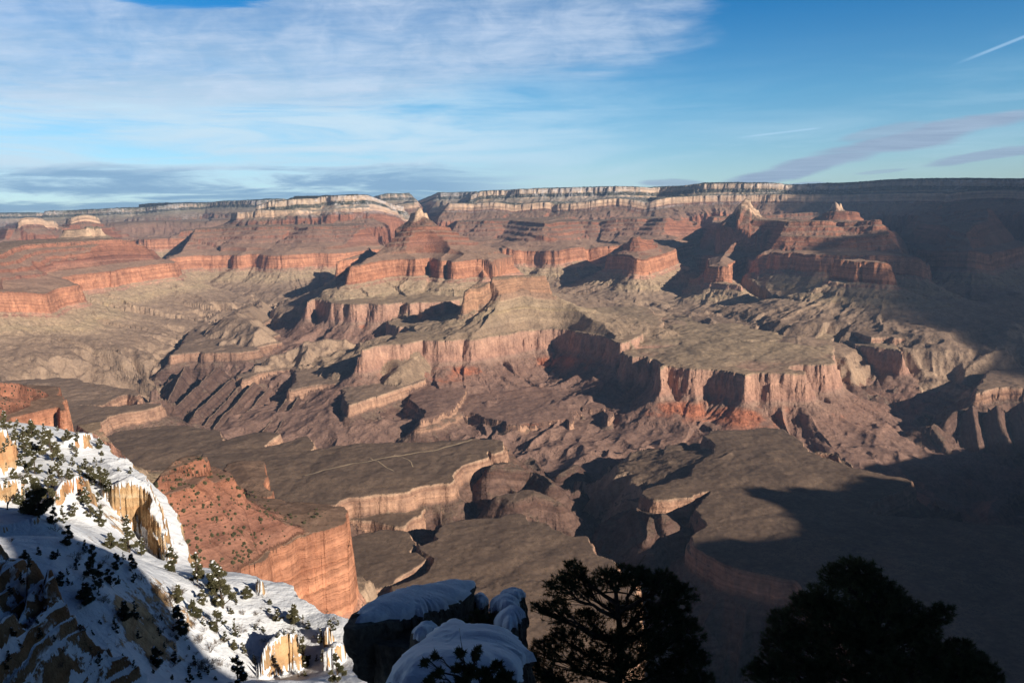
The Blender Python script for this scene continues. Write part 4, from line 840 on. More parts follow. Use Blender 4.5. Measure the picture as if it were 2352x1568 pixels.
# ------------------------------------------------------------------ the point the camera stands on, and the rise behind it
def promontory():
    x = np.concatenate([np.arange(-18, 30, .22), np.arange(30, 170, 2.0)]); y = np.concatenate([np.arange(-170, -8, 2.0), np.arange(-8, 32, .22)])
    X, Y = np.meshgrid(x, y)
    n1_ = fbm(X, Y, 6, 4, 301); n2_ = fbm(X, Y, 1.5, 3, 303)
    edge = np.array([(-7, -60, 0), (-7.5, 0, 0), (-5.2, 9, 0), (-4.2, 14, 0), (-2.5, 18.5, 0), (1.2, 19, 0), (3.5, 17.5, 0), (8, 18.5, 0), (14, 19, 0), (22, 17, 0), (40, 12, 0), (90, 5, 0), (200, -10, 0), (200, -220, 0), (-7, -220, 0)], float)
    s, _, _, _ = poly_dist(X, Y, chaikin(edge, True), True)
    s = s + .8 * n1_ + .25 * n2_
    D = np.hypot(X, Y)
    base = -2.2 - np.interp(Y + .15 * np.abs(X), [0, 3, 8, 14, 20], [0, 1.0, 6.0, 11.0, 13.5]) + .5 * n1_ + .12 * n2_
    # higher ground behind and to the right shades the point
    a = -.766 * X + .643 * Y; c = .643 * X + .766 * Y
    h = np.interp(c, [-90, -20, 9, 11.5, 15, 17, 21.8, 23.6, 30, 60], [24, 22, 21, 14.3, 14.3, 20, 20, 2, -6, -25])
    rise = np.interp(-a, [14, 24, 36, 60], [0, .25, 1, 1.0])
    z = base * (1 - rise) + h * rise
    z = z - np.interp(-s, [0, .3, 1, 1.3, 3, 4, 12, 60], [0, 2, 2.6, 5, 7, 12, 30, 120]) * (s < 0)
    return X, Y, z
PX, PY, PZ = promontory()
o = grid_object('rim_point', np.stack([PX, PY, PZ + EYE], -1), {'ledge': np.zeros_like(PX)}, M_SNOWROCK)
tag(o, 'shaded rocky point of the near rim with snow', 'cliff', kind='structure')

def near_z(x, y):
    """near slope height by bilinear lookup on its grid"""
    t = math.atan2(x, y); r = math.hypot(x, y)
    j = min(max(int(np.searchsorted(th, t)) - 1, 0), len(th) - 2); i = min(max(int(np.searchsorted(rr, r)) - 1, 0), len(rr) - 2)
    return float(NZ[i, j])
def hit_near(u, v):
    d = ray_dir(u, v)
    for r in np.arange(24, 165, .2):
        if d.z * r < near_z(d.x * r, d.y * r): return (d.x * r, d.y * r, near_z(d.x * r, d.y * r), r)
    return None

# ------------------------------------------------------------------ plants
class MB:
    """collects triangles and tubes, then links them as one mesh object"""
    def __init__(s): s.v = []; s.f = []; s.n = 0
    def tris(s, A):                    # (n,3,3)
        A = np.asarray(A, float).reshape(-1, 3); k = len(A) // 3
        s.v.append(A); s.f.append((np.arange(k * 3).reshape(-1, 3) + s.n)); s.n += len(A)
    def tube(s, pts, r0, r1, sides=5):
        pts = np.asarray(pts, float); n = len(pts)
        tn = np.gradient(pts, axis=0); tn /= np.linalg.norm(tn, axis=1)[:, None] + 1e-9
        up = np.where(np.abs(tn[:, 2:3]) > .9, np.array([[1., 0, 0]]), np.array([[0, 0, 1.]]))
        a = np.cross(tn, up); a /= np.linalg.norm(a, axis=1)[:, None] + 1e-9; b = np.cross(tn, a)
        r = np.linspace(r0, r1, n)[:, None, None]; ph = np.arange(sides) * 2 * math.pi / sides
        ring = pts[:, None] + r * (np.cos(ph)[None, :, None] * a[:, None] + np.sin(ph)[None, :, None] * b[:, None])
        V = ring.reshape(-1, 3); F = []
        for i in range(n - 1):
            for j in range(sides):
                p, q = i * sides + j, i * sides + (j + 1) % sides
                F += [(p, q, q + sides), (p, q + sides, p + sides)]
        s.v.append(V); s.f.append(np.array(F) + s.n); s.n += len(V)
    def build(s, name, mat, parent=None, smooth=False):
        V = np.concatenate(s.v); Fa = np.concatenate(s.f).astype(np.int32)
        me = bpy.data.meshes.new(name)
        me.vertices.add(len(V)); me.vertices.foreach_set('co', V.astype(np.float32).ravel())
        me.loops.add(Fa.size); me.loops.foreach_set('vertex_index', Fa.ravel())
        me.polygons.add(len(Fa)); me.polygons.foreach_set('loop_start', np.arange(0, Fa.size, 3, dtype=np.int32))
        me.polygons.foreach_set('use_smooth', np.full(len(Fa), smooth, dtype=bool))
        me.update(calc_edges=True); me.materials.append(mat)
        o = bpy.data.objects.new(name, me); COL.objects.link(o)
        if parent is not None: o.parent = parent
        return o

def leaf_material(name, c0, c1, c2):
    m, t, b = material(name)
    g = t.n('ShaderNodeNewGeometry')
    n = t.noise(g.outputs['Position'], 2.2, 3)
    rnd = t.n('ShaderNodeObjectInfo').outputs['Random']
    c = t.ramp(t.m('ADD', t.m('MULTIPLY', n, .8), t.m('MULTIPLY', rnd, .25)), [(.25, c0), (.55, c1), (.8, c2)])
    t.links.new(c, b.inputs['Base Color'])
    b.inputs['Roughness'].default_value = .7
    return m
M_NEEDLE = leaf_material('pinyon_needles', (.035, .045, .018), (.10, .11, .045), (.19, .18, .08))
M_JUNIPER = leaf_material('juniper_foliage', (.055, .058, .030), (.105, .098, .052), (.17, .15, .08))
M_TWIG = leaf_material('grey_twigs', (.10, .075, .055), (.17, .13, .10), (.24, .19, .14))
M_BARK, t_, b_ = material('rough_bark')
_p = t_.n('ShaderNodeTexCoord').outputs['Object']
t_.links.new(t_.ramp(t_.noise(_p, 9, 4), [(.3, (.035, .025, .018)), (.7, (.12, .09, .065))]), b_.inputs['Base Color'])
M_SNOW, t_, b_ = material('snow')
_p = t_.n('ShaderNodeNewGeometry').outputs['Position']
t_.links.new(t_.ramp(t_.noise(_p, 3, 4), [(.3, (.78, .80, .84)), (.7, (.84, .86, .90))]), b_.inputs['Base Color'])
bump(t_, b_, t_.m('ADD', t_.noise(_p, 2.5, 4), t_.m('MULTIPLY', t_.noise(_p, 22, 3), .12)), .12, .7)
b_.inputs['Subsurface Weight'].default_value = 0.0

def unit(a): return a / (np.linalg.norm(a, axis=-1, keepdims=True) + 1e-9)

def conifer(name, seed, lobes, trunk, needle, per_tuft, tufts, width, mat, sides=6, snow=0, bare=0, r_trunk=.11):
    """trunk: polyline; lobes: (centre, radius) foliage masses reached by limbs; tufts of needles at the twig ends"""
    rg = np.random.default_rng(seed)
    W = MB(); N = MB(); SN = MB(); nn_tri = 0
    trunk = np.asarray(trunk, float)
    W.tube(trunk, r_trunk, r_trunk * .35, sides)
    for c, R_ in lobes:
        c = np.asarray(c, float)
        h = np.clip(c[2] - .55 * np.hypot(c[0], c[1]) - .1, trunk[0, 2] + .15, trunk[-1, 2])
        k = np.interp(h, trunk[:, 2], np.arange(len(trunk))); i = int(min(k, len(trunk) - 2)); a = trunk[i] + (trunk[i + 1] - trunk[i]) * (k - i)
        mid = (a + c) / 2 + rg.normal(0, .12, 3) * R_ + np.array([0, 0, -.10 * np.linalg.norm(c - a)])
        tt = np.linspace(0, 1, 7)[:, None]
        limb = (1 - tt) ** 2 * a + 2 * tt * (1 - tt) * mid + tt ** 2 * c
        limb[1:-1] += rg.normal(0, .03, (5, 3))
        W.tube(limb, r_trunk * .42, r_trunk * .12, 5)
        nt = max(4, int(tufts * R_ * R_ / .16))
        d = unit(rg.normal(size=(nt, 3)) + np.array([0, 0, .35])); rad = R_ * (.35 + .65 * rg.random((nt, 1)) ** .6)
        e = c + d * rad * np.array([1, 1, .72])
        s = limb[rg.integers(3, 7, nt)]
        tw = unit(e - s)
        for q in range(0, nt, max(1, nt // 26)):
            m_ = (s[q] + e[q]) / 2 + rg.normal(0, .05 * R_, 3)
            W.tube([s[q], m_, e[q]], r_trunk * .09, r_trunk * .035, 3)
        dirs = unit(tw[:, None] * .75 + rg.normal(size=(nt, per_tuft, 3)) * .75 + np.array([0, 0, .15]))
        base = e[:, None] - tw[:, None] * needle * rg.random((nt, per_tuft, 1)) * .9
        L = needle * (.6 + .7 * rg.random((nt, per_tuft, 1)))
        side = unit(np.cross(dirs, rg.normal(size=(nt, per_tuft, 3)))) * width
        N.tris(np.stack([base - side, base + side, base + dirs * L], 2))
        if snow:
            for q in np.argsort(-e[:, 2])[:max(1, int(snow * R_ * 4))]:
                if rg.random() < .6:
                    o = e[q] + np.array([0, 0, needle * .5]); rr_ = needle * (.6 + .6 * rg.random())
                    ph = np.linspace(0, 2 * math.pi, 7)
                    rim = o + np.stack([np.cos(ph) * rr_, np.sin(ph) * rr_, -.2 * rr_ + 0 * ph], 1); tp = o + np.array([0, 0, .45 * rr_])
                    SN.tris(np.stack([rim[:-1], rim[1:], np.repeat(tp[None], 6, 0)], 1))
    for q in range(bare):
        a = trunk[rg.integers(1, len(trunk))]; d = unit(rg.normal(size=3) * np.array([1, 1, .4])) * min(1, r_trunk / .13)
        W.tube([a, a + d * .35 + [0, 0, .04], a + d * .8, a + d * 1.15 + [0, 0, .05]], r_trunk * .16, r_trunk * .05, 4)
    o = W.build(name, M_BARK)
    cr = N.build('crown', mat, o)
    if snow and SN.n:                      # snow held in the crown
        me = cr.data; V = np.concatenate(SN.v); k0 = len(me.polygons); me.materials.append(M_SNOW)
        N.v += SN.v; N.f += [f_ + N.n for f_ in SN.f]
        bpy.data.objects.remove(cr); cr = N.build('crown', mat, o); cr.data.materials.append(M_SNOW)
        mi = np.zeros(len(cr.data.polygons), np.int32); mi[k0:] = 1; cr.data.polygons.foreach_set('material_index', mi)
    return o

def bare_shrub(name, seed, h, n, mat):
    rg = np.random.default_rng(seed); W = MB()
    def grow(p, d, L, r, lev):
        q = p + d * L * .5 + rg.normal(0, .06, 3) * L; e = p + d * L + rg.normal(0, .08, 3) * L
        W.tube([p, q, e], r, r * .55, 3)
        if lev:
            for _ in range(rg.integers(2, 5)):
                grow(p + (e - p) * rg.uniform(.45, 1), unit(d + rg.normal(0, .55, 3) + [0, 0, .12]), L * rg.uniform(.5, .75), r * .6, lev - 1)
    for _ in range(n):
        grow(np.array([rg.normal(0, .06), rg.normal(0, .06), -.1]), unit(np.array([rg.normal(0, .5), rg.normal(0, .5), 1])), h * .42, h * .016, 3)
    return W.build(name, mat)

def bush_lump(name, seed, mat):
    rg = np.random.default_rng(seed); N = MB()
    n = 150
    d = unit(rg.normal(size=(n, 3)) + [0, 0, .3]); e = d * (.3 + .25 * rg.random((n, 1))) * [1, 1, .95] + [0, 0, .42]
    nd = unit(rg.normal(size=(n, 5, 3))); side = unit(np.cross(nd, rg.normal(size=(n, 5, 3)))) * .07
    b0 = e[:, None] + rg.normal(0, .03, (n, 5, 3))
    N.tris(np.stack([b0 - side, b0 + side, b0 + nd * .2], 2))
    return N.build(name, mat)

def copy_tree(o):
    c = o.copy(); COL.objects.link(c)
    for ch in o.children:
        k = ch.copy(); COL.objects.link(k); k.parent = c
    return c

def slope_lobes(rg, h, w, n, base=.12):
    L = []; n = int(n * 1.7)
    for i in range(n):
        f = base + (1 - base) * (i + .5) / n
        r = w * (1 - .8 * max(0, f - .25) / .75) * rg.uniform(.25, 1.0); a = rg.uniform(0, 2 * math.pi)
        L.append(((math.cos(a) * r, math.sin(a) * r, f * h * .93), w * rg.uniform(.26, .52) * (1.1 - .6 * f)))
    L.append(((0, 0, h * .9), w * .22))
    return L
rgT = np.random.default_rng(5)
PROTO = []
for k in range(5):
    h, w_ = 4.0, [1.25, .95, 1.5, .8, 1.3][k]
    PROTO.append(conifer('juniper_tree', 40 + k, slope_lobes(rgT, h, w_, [13, 12, 15, 11, 9][k]), [(0, 0, -.5), (.05, .02, .8), (-.05, .06, 2.0), (.03, 0, 3.5)], .17, 8, 80, .036, M_JUNIPER, snow=1.0))
BARE = [bare_shrub('bare_shrub', 60 + k, 1.6, 6, M_TWIG) for k in range(3)]
BUSH = [bush_lump('round_shrub', 80 + k, M_JUNIPER) for k in range(3)]
used_p = [False] * 5; used_b = [False] * 3; used_l = [False] * 3
def take(pool, used, k):
    if not used[k]:
        used[k] = True; return pool[k]
    return copy_tree(pool[k])

def px(t, x, y):
    ox, oy, s = {'D4': (0, 1600, 3.0625), 'D5': (0, 2100, 2.484), 'D6': (700, 2131, 2.613), 'E1': (1300, 2231, 3.136), 'E2': (2000, 2200, 2.94), 'E3': (2900, 2180, 1.9666), 'C1': (400, 1700, 2.296)}[t]
    return (ox + x / s) * 2352 / 4096, (oy + y / s) * 2352 / 4096, 2352 / 4096 / s
TREES = {
 'D4': [(80,250,110),(210,330,90),(390,460,190),(530,420,120),(640,740,330),(470,490,80),(100,500,200),(200,560,150),(290,500,160),(310,700,200),(430,900,250),(350,620,150),(520,640,150),(640,1080,160),(720,960,180),(400,1170,240),(480,1440,430),(620,1300,300),(760,800,120),(880,800,100),(1060,860,140),(1120,980,170),(1240,1100,250),(1290,960,120),(1350,1130,150),(1050,1250,180),(1110,1450,220),(920,1420,160),(1250,1540,250),(1600,900,90),(1450,870,60),(1350,1230,90),(1560,1560,150),(820,350,50),(1160,750,60),(1240,760,60),(960,400,40),(700,370,50),(590,360,40),(620,900,100),(780,1500,200),(650,1520,200),(250,820,140),(560,540,100),(380,1380,230),(300,1250,180)],
 'D5': [(rgT.uniform(40, 1000), rgT.uniform(250, 1500), rgT.uniform(50, 110)) for _ in range(26)] + [(690,200,190),(850,230,90),(930,530,320),(1170,440,160),(1230,340,80),(1100,600,170),(860,780,220),(950,650,150),(1230,940,200),(1340,930,170),(1180,580,90),(1330,570,90),(1310,430,150),(1100,230,150),(1290,270,250),(1400,300,180),(1740,460,260),(1960,560,280),(2160,640,290),(1620,340,60),(1560,1390,190),(1740,1380,130),(1880,1560,140),(2140,1540,60),(390,300,90),(240,330,90),(1150,1040,140)],
 'D6': [(500,790,490),(240,500,290),(210,880,200),(310,760,180),(60,1080,330),(440,1020,230),(640,1100,220),(760,690,150),(1070,920,150),(1240,960,220),(840,1010,80),(520,1140,130),(620,1220,120),(720,1260,130),(200,1380,120),(660,1560,290),(1370,1380,330),(1520,1160,180),(1640,1140,130),(1550,1350,130),(1700,1560,330),(1400,1000,100),(30,740,200),(590,850,80),(1700,960,70),(1060,1440,100),(1240,1040,60)]}
BARES = {'D4': [(rgT.uniform(100, 1300), rgT.uniform(420, 1480), rgT.uniform(40, 90)) for _ in range(24)], 'D5': [(rgT.uniform(100, 2100), rgT.uniform(150, 1540), rgT.uniform(35, 80)) for _ in range(45)] + [(1420,560,120),(1560,680,110),(1700,800,140),(1510,960,90),(1620,1080,90),(1640,740,90),(1780,700,120),(2060,1420,160),(2170,1180,90),(2100,960,120),(1930,1000,60),(1960,1440,140),(1980,1180,110),(740,350,110),(1060,330,60),(1020,780,90),(560,60,90)],
 'D6': [(rgT.uniform(-100, 1700), rgT.uniform(560, 1560), rgT.uniform(35, 85)) for _ in range(50)] + [(360,1250,140),(330,1430,160),(490,1390,110),(240,570,70),(430,750,90),(940,1130,90),(830,1000,90),(900,930,60),(100,1130,70),(180,1010,60),(690,1010,80),(230,1160,90),(850,860,60),(560,800,60),(1480,1100,110),(1290,1500,120)]}
# smaller junipers that crowd between the larger ones, and low growth on the open snow
for _ in range(46): TREES['D4'].append((rgT.uniform(60, 1250), rgT.uniform(420, 1480), rgT.uniform(60, 130)))
for _ in range(26): TREES['D6'].append((rgT.uniform(-150, 1500), rgT.uniform(640, 1540), rgT.uniform(40, 90)))
for _ in range(22): TREES['D5'].append((rgT.uniform(700, 1900), rgT.uniform(200, 1500), rgT.uniform(40, 90)))
gname = 'junipers and pinyons on the snowy slope'
spots = []
for t_n, L in TREES.items():
    for x, y, hp in L:
        u, v, k = px(t_n, x, y)
        q = hit_near(u, v)
        if q is None or q[3] > 150: continue
        spots.append((t_n, u, v, hp * k, q))
def shaded(u, v): return u < np.interp(v, [1190, 1240, 1290, 1420, 1568], [60, 230, 298, 345, 405]) and v > 1190
count = 0
for i, (t_n, u, v, hp, q) in enumerate(spots):
    ratio = [2, 0, 3, 1, 4][(i * 7 + int(u)) % 5]
    if hp > 85: ratio = [0, 3, 1][i % 3]
    o = take(PROTO, used_p, ratio)
    h = hp / 1800. * q[3] / .90
    o.location = (q[0], q[1], q[2] + EYE - .12)
    s = h / 4.0
    ws = rgT.uniform(.85, 1.2)
    o.scale = (s * ws, s * ws, s); o.rotation_euler = (rgT.normal(0, .05), rgT.normal(0, .05), rgT.uniform(0, 6.28))
    big = 'tall' if h > 4.2 else 'medium' if h > 2.4 else 'small'
    if shaded(u, v): lab = '%s dark juniper in the blue shade of the snowy slope' % big
    elif t_n == 'D4': lab = '%s olive juniper among the cream cliffs at the top of the snowy slope' % big
    elif u > 660: lab = '%s green juniper near the lower cream cliffs of the snowy slope' % big
    else: lab = '%s olive green juniper on the open sunlit snow' % big
    tag(o, lab, 'tree', gname)
for t_n, L in BARES.items():
    for x, y, hp in L:
        u, v, k = px(t_n, x, y)
        q = hit_near(u, v)
        if q is None or q[3] > 150: continue
        o = take(BARE, used_b, int(rgT.integers(0, 3)))
        s = hp * k / 1800. * q[3] / 1.5
        o.location = (q[0], q[1], q[2] + EYE - .05); o.scale = (s * 1.3, s * 1.3, s); o.rotation_euler = (0, 0, rgT.uniform(0, 6.28))
        tag(o, ('leafless grey shrub in the shade of the snowy slope' if shaded(u, v) else 'leafless grey shrub standing in the sunlit snow'), 'shrub', 'leafless shrubs in the snow')

# shrubs dotted over the red spur
poly = np.array([px('C1', *p)[:2] for p in [(400, 560), (950, 350), (1230, 470), (1330, 590), (1600, 690), (1960, 770), (2140, 790), (1760, 1000), (1500, 1150), (1330, 1290), (1000, 1330), (800, 1150), (620, 1000)]])
def in_poly(x, y, p):
    c = False; n = len(p)
    for i in range(n):
        (x1, y1), (x2, y2) = p[i], p[(i + 1) % n]
        if (y1 > y) != (y2 > y) and x < (x2 - x1) * (y - y1) / (y2 - y1) + x1: c = not c
    return c
cand = []
while len(cand) < 290:
    u = rgT.uniform(*np.array([poly[:, 0].min(), poly[:, 0].max()])); v = rgT.uniform(poly[:, 1].min(), poly[:, 1].max())
    if in_poly(u, v, poly) and float(vnoise(np.array([u / 26.]), np.array([v / 18.]), 61)[0]) + rgT.uniform(-.5, .7) > -.05: cand.append((u, v))
rs = np.arange(850, 1700, 3.0)
for u, v in cand:
    d = ray_dir(u, v)
    zz = sample_ground(d.x * rs, d.y * rs); hit = np.nonzero(EYE + d.z * rs < zz)[0]
    if len(hit) == 0: continue
    r = rs[hit[0]]
    o = take(BUSH, used_l, int(rgT.integers(0, 3)))
    s = float(np.clip(rgT.lognormal(1.05, .35), 1.4, 5.5))
    o.location = (d.x * r, d.y * r, float(zz[hit[0]]) - .2 * s); o.scale = (s * rgT.uniform(.8, 1.1), s * rgT.uniform(.8, 1.1), s); o.rotation_euler = (0, 0, rgT.uniform(0, 6.28))
    tag(o, 'small dark green shrub dotting the orange red spur', 'shrub', 'shrubs dotted over the red spur')

# ------------------------------------------------------------------ snow covered rocks at the camera's feet
def rock_material():
    m, t, b = material('weathered_limestone')
    p = t.n('ShaderNodeNewGeometry').outputs['Position']
    n1_ = t.noise(p, 1.3, 6, .65); n2_ = t.noise(p, 7, 5, .7)
    c = t.ramp(n1_, [(.3, (.05, .042, .034)), (.5, (.13, .108, .085)), (.7, (.22, .185, .145))])
    c = t.mix(1.0, c, t.ramp(n2_, [(.3, (.55, .55, .55)), (.6, (1.1, 1.1, 1.1))]), 'MULTIPLY')
    t.links.new(c, b.inputs['Base Color'])
    bump(t, b, t.m('ADD', n1_, t.m('MULTIPLY', n2_, .35)), .16, 1.0)
    return m
M_ROCK = rock_material()
def rnoise(x, y, z, lam, seed):
    return (vnoise(x / lam + z / lam * .7, y / lam - z / lam * .6, seed) + vnoise(y / lam * .9 + 7, z / lam + x / lam * .4, seed + 3)) * .5

def boulder(name, pts, thick, snow_t, seed, label, dome=.15, under=.0, cover=.97, lumps=.16):
    """pts: (u, v, D) around the rim of the rock's top"""
    p = np.array([tuple(ray_dir(u, v) * D) for u, v, D in pts]); p[:, 2] += 0
    c = p.mean(0)
    A = np.c_[p[:, :2] - c[:2], np.ones(len(p))]; pl = np.linalg.lstsq(A, p[:, 2], rcond=None)[0]
    q = chaikin(np.c_[p[:, :2], np.zeros(len(p))], True)[:, :2] - c[:2]
    an = np.arctan2(q[:, 1], q[:, 0]); od = np.argsort(an); an = an[od]; ra = np.hypot(q[:, 0], q[:, 1])[od]
    nphi = 168; ph = np.linspace(-math.pi, math.pi, nphi, endpoint=False)
    Rp = np.interp(ph, np.r_[an[-1] - 2 * math.pi, an, an[0] + 2 * math.pi], np.r_[ra[-1], ra, ra[0]])
    size = Rp.mean()
    def grid(rho, dz, grow):
        X = c[0] + np.cos(ph)[None] * Rp[None] * rho[:, None] * grow; Y = c[1] + np.sin(ph)[None] * Rp[None] * rho[:, None] * grow
        Z = pl[2] + pl[0] * (X - c[0]) + pl[1] * (Y - c[1]) + dz
        return X, Y, Z
    rt = np.linspace(0, 1, 15); rt[0] = .001
    dome_z = dome * size * (1 - rt[:, None] ** 2) + 0 * ph[None]
    X, Y, Z = grid(rt, dome_z, 1)
    k = np.linspace(0, 1, 16)[1:]
    prof = 1 + .05 * np.sin(k * 3.1) - under * k ** 1.5
    Xs, Ys, Zs = grid(prof, -thick * k[:, None] + 0 * ph[None], 1)
    X = np.r_[X, Xs]; Y = np.r_[Y, Ys]; Z = np.r_[Z, Zs]
    amp = np.r_[np.linspace(.3, .6, 15), np.full(15, 1.0)][:, None] * lumps * size
    nn = rnoise(X, Y, Z, .9 * size, seed) + .5 * rnoise(X, Y, Z * 1.5, .35 * size, seed + 9) + .25 * rnoise(X, Y, Z, .13 * size, seed + 5)
    # broken beds: horizontal notches round the sides
    sidef = np.r_[np.zeros(14), np.ones(16)][:, None]
    notch = -.07 * size * sidef * np.clip(np.sin((Z + .1 * nn) * 9 / max(.5, thick)) - .55, 0, 1) * 2
    f = amp * nn + notch + .16 * size * sidef * np.round(2.2 * rnoise(X, Y, Z * .25, .42 * size, seed + 71)) / 2.2 + .05 * size * sidef * np.round(3 * rnoise(X, Y, Z * 2.2, .2 * size, seed + 75)) / 3 + .02 * size * rnoise(X, Y, Z, .05 * size, seed + 76)
    ex, ey = np.cos(ph)[None] + 0 * X, np.sin(ph)[None] + 0 * X
    w_ = np.r_[rt, np.ones(15)][:, None]
    Xr, Yr, Zr = X + ex * f * w_, Y + ey * f * w_, Z + f * .5 * (1.2 - w_)
    wrap = lambda G_: np.concatenate([G_, G_[:, :1]], 1)
    o = grid_object(name, np.stack([wrap(Xr), wrap(Yr), wrap(Zr) + EYE], -1), {}, M_ROCK, smooth=False)
    # snow lying on top
    edge = cover + .13 * vnoise(ph * 2.2, ph * 0 + seed, seed)[None] + .08 * vnoise(ph * 7, ph * 0, seed + 2)[None]
    edge = edge + .06 * vnoise(ph * 17, ph * 0, seed + 4)[None]
    rs_ = np.linspace(0.001, 1, 20)[:, None] * np.minimum(edge, 1.03)
    xi = np.clip(rs_ * 14, 0, 13.999); i0 = xi.astype(int); fr = xi - i0; J = np.arange(nphi)[None] + 0 * i0
    pick = lambda G_: G_[i0, J] * (1 - fr) + G_[i0 + 1, J] * fr
    xs, ys, zs = pick(Xr[:15]), pick(Yr[:15]), pick(Zr[:15])
    th_ = snow_t * np.sqrt(np.clip(1 - (np.linspace(0, 1, 20)[:, None]) ** 5, 0, 1)) * (1 + .35 * rnoise(xs, ys, zs, .5 * size, seed + 31)) - .03
    over = 1 + .02 * np.linspace(0, 1, 20)[:, None] ** 4
    xs = c[0] + (xs - c[0]) * over; ys = c[1] + (ys - c[1]) * over
    s_ = grid_object('snow_cap', np.stack([wrap(xs), wrap(ys), wrap(zs + th_) + EYE], -1), {}, M_SNOW)
    s_.parent = o
    tag(o, label, 'boulder', 'snow covered boulders at the rim')
    return o
e1 = lambda x, y, D: (*px('E1', x, y)[:2], D)
e2 = lambda x, y, D: (*px('E2', x, y)[:2], D)
boulder('snowy_boulder', [e1(190, 880, 13.6), e1(300, 770, 14.2), e1(550, 610, 15.4), e1(800, 500, 16.2), e1(1050, 395, 17.0), e1(1400, 330, 17.9), e1(1800, 285, 18.8), e1(1870, 380, 18.3), e1(1720, 520, 16.8), e1(1480, 620, 15.9), e1(1250, 690, 15.3), e1(900, 790, 14.6), e1(500, 880, 13.9)], 1.5, .22, 501, 'largest flat snow covered boulder, jutting left over the drop', dome=.05, under=.28)
boulder('rock_ledge', [e1(520, 1000, 14.3), e1(800, 900, 15.2), e1(1200, 800, 16.2), e1(1750, 650, 17.6), e1(1800, 760, 17), e1(1300, 960, 15.2), e1(1100, 1150, 14.0), e1(700, 1120, 13.7)], 7.0, .02, 502, 'dark rock wall under the largest flat boulder', dome=.0, under=.12, cover=.3)
boulder('snowy_boulder', [e1(1060, 1010, 12.4), e1(1100, 930, 12.8), e1(1200, 860, 13.2), e1(1330, 835, 13.5), e1(1440, 880, 13.3), e1(1420, 960, 12.8), e1(1300, 1060, 12.3), e1(1150, 1100, 12.1)], 1.1, .13, 503, 'small round snow capped boulder in front of the flat boulder', dome=.25, cover=.86)
boulder('snowy_boulder', [e1(830, 1580, 8.9), e1(1000, 1300, 10.2), e1(1200, 1180, 10.8), e1(1400, 1070, 11.3), e1(1480, 900, 12.2), e1(1640, 850, 12.5), e1(1760, 900, 12.3), e1(1900, 985, 11.9), e1(2250, 1000, 12.0), e1(2500, 1120, 11.2), e1(2500, 1500, 9.6), e1(2000, 1800, 8.3), e1(1300, 1800, 8.2)], 2.5, .3, 504, 'broad snow mound in front, behind the sparse pine twigs', dome=.06, lumps=.08)
boulder('snowy_boulder', [e1(1885, 600, 18.2), e1(1890, 480, 18.8), e1(1950, 450, 19.0), e1(2010, 500, 18.8), e1(2040, 590, 18.3), e1(1960, 640, 18.0)], 1.5, .16, 505, 'upright snowy boulder just right of the flat boulder', dome=.2)
boulder('snowy_boulder', [e2(-30, 560, 17.5), e2(20, 510, 18.0), e2(150, 490, 18.3), e2(290, 510, 18.0), e2(310, 560, 17.6), e2(200, 600, 17.2)], 1.2, .16, 506, 'far snow topped boulder beside the left pine', dome=.2)
boulder('snowy_boulder', [e1(2040, 640, 16.6), e1(2100, 560, 17.2), e1(2230, 530, 17.3), e2(60, 590, 17.2), e2(200, 610, 17.0), e2(250, 680, 16.4), e2(120, 730, 15.9), e1(2200, 720, 16.0)], 1.3, .18, 507, 'middle boulder with a smooth snow dome left of the left pine', dome=.25)
boulder('snowy_boulder', [e1(2110, 900, 14.0), e1(2180, 780, 14.8), e1(2300, 710, 15.3), e2(150, 720, 15.5), e2(270, 760, 15.0), e2(240, 850, 14.2), e2(120, 930, 13.6), e1(2250, 950, 13.6)], 1.3, .2, 508, 'lower rounded snow boulder below the middle boulder', dome=.25)

# ------------------------------------------------------------------ the dark pines in front
def at(u, v, D):
    d = ray_dir(u, v); return np.array((d.x * D, d.y * D, d.z * D + EYE))
def front_pine(name, seed, base, lob, label, needle=.09, per=18, tufts=150, r=.13, bare=3):
    b = np.array(base)
    L = [(at(u, v, D) - b, R_ * 1.12 / 1800. * D) for u, v, D, R_ in lob]
    top = max(l[0][2] for l in L)
    cx_ = np.mean([l[0][0] for l in L]) * .35; cy_ = np.mean([l[0][1] for l in L]) * .35
    tr = [(0, 0, -.3), (cx_ * .2, cy_ * .2, top * .25), (cx_ * .7 + .1, cy_ * .7, top * .55), (cx_, cy_, top * .9)]
    o = conifer(name, seed, L, tr, needle, per, tufts, .0075, M_NEEDLE, snow=0, bare=bare, r_trunk=r)
    o.location = b
    tag(o, label, 'tree')
    return o
b1 = at(1420, 1650, 15.5); 
front_pine('pinyon_pine', 701, b1, [(1290,1350,15.2,44),(1318,1312,15.6,36),(1275,1402,15.0,40),(1345,1350,15.8,34),(1390,1330,15.3,38),(1432,1322,15.6,36),(1470,1330,15.9,40),(1520,1340,15.6,42),(1560,1372,15.5,46),(1535,1420,15.2,50),(1475,1400,15.7,46),(1420,1400,15.9,36),(1350,1430,15.4,44),(1300,1470,15.2,48),(1250,1500,14.8,44),(1215,1530,14.6,36),(1400,1480,15.3,50),(1460,1470,15.0,54),(1520,1490,15.3,56),(1580,1450,15.6,44),(1590,1510,15.3,44),(1350,1530,15.0,56),(1440,1550,15.0,60),(1540,1560,15.0,60),(1270,1570,14.8,50),(1232,1392,15.0,18),(1610,1570,15.2,40),(1180,1570,14.4,30)],
           'near black pinyon pine in front, left of the two big ones')
b2 = at(2000, 1680, 16.0)
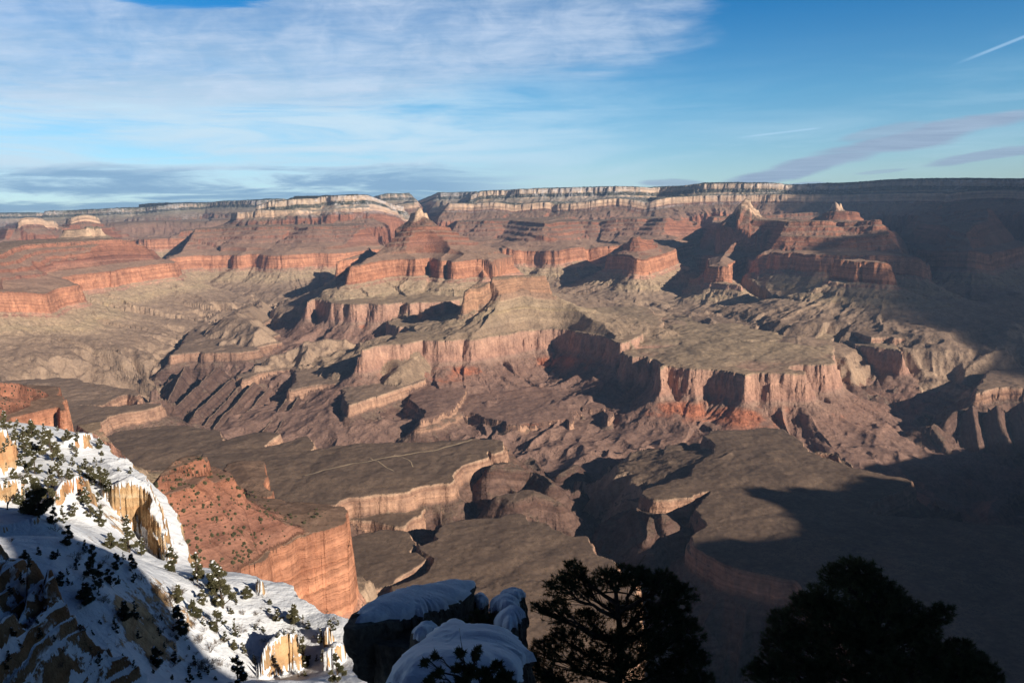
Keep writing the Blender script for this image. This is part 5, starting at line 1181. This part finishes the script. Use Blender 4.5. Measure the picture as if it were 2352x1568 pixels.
front_pine('pinyon_pine', 702, b2, [(1950,1300,16.3,30),(1985,1310,16.3,34),(1915,1325,16.1,36),(1960,1350,16.0,46),(2010,1350,16.3,44),(2045,1375,16.2,40),(1880,1375,16.0,40),(1840,1375,15.9,24),(1850,1410,15.9,44),(1905,1420,15.8,52),(1960,1420,16.0,56),(2020,1420,16.0,52),(2080,1400,16.3,40),(2110,1450,16.2,44),(2150,1420,16.4,30),(2170,1400,16.4,22),(1800,1430,15.7,38),(1790,1475,15.6,44),(1850,1480,15.6,56),(1930,1490,15.7,60),(2010,1490,15.8,60),(2080,1490,16.0,54),(2150,1500,16.2,50),(2210,1500,16.3,40),(2240,1530,16.3,40),(1770,1530,15.4,44),(1740,1550,15.3,34),(1830,1550,15.4,60),(1920,1560,15.5,64),(2020,1560,15.6,64),(2110,1560,15.9,60),(2200,1570,16.1,54),(2270,1560,16.3,36)],
           'near black pinyon pine in front, right of the two big ones')
b3 = at(1070, 1750, 8.2)
front_pine('pinyon_pine', 703, b3, [(975,1520,8.0,12),(1000,1505,8.1,10),(1005,1545,8.0,14),(985,1560,7.9,14),(1048,1535,8.2,14),(1057,1498,8.2,12),(1090,1505,8.3,12),(1100,1490,8.3,10),(1080,1540,8.2,20),(1110,1550,8.3,20),(1140,1530,8.4,16),(1160,1555,8.4,20),(1060,1565,8.0,18),(1130,1575,8.2,24),(1020,1580,7.9,16),(1180,1580,8.4,20)],
           'sparse pine with tufted twig ends over the snow mound', needle=.05, per=34, tufts=26 * 20, r=.035, bare=4)
b4 = at(1100, 1475, 15.6)
o = conifer('dark_bush', 704, [(at(u, v, D) - b4, R_ / 1800. * D) for u, v, D, R_ in [(1075,1425,15.5,20),(1095,1410,15.6,18),(1120,1420,15.6,20),(1085,1450,15.4,22),(1115,1450,15.4,20),(1065,1455,15.3,14)]], [(0, 0, -.4), (.02, 0, .1), (0, .02, .25), (0, 0, .4)], .06, 30, 120, .007, M_NEEDLE, r_trunk=.05)
o.location = b4
tag(o, 'low dark bush between the snowy boulders', 'bush')

# leafless little tree on the snow slab at the left edge
q = hit_near(17, 1170)
if q:
    rg = np.random.default_rng(9); W = MB()
    def grow(p, d, L, r, lev):
        e = p + d * L; W.tube([p, (p + e) / 2 + rg.normal(0, .06, 3) * L, e], r, r * .6, 5)
        if lev:
            for _ in range(3): grow(e - d * L * rg.uniform(0, .4), unit(d + rg.normal(0, .65, 3)), L * .68, r * .6, lev - 1)
    grow(np.array([0, 0, -.2]), unit(np.array([.1, 0, 1.])), .8, .07, 3)
    o = W.build('dead_tree', M_TWIG); o.location = (q[0], q[1], q[2] + EYE)
    tag(o, 'small leafless tree on the snow slab at the left edge', 'tree')
for pool, used in ((PROTO, used_p), (BARE, used_b), (BUSH, used_l)):
    for o, f_ in zip(pool, used):
        if not f_:
            for ch in list(o.children): bpy.data.objects.remove(ch)
            bpy.data.objects.remove(o)
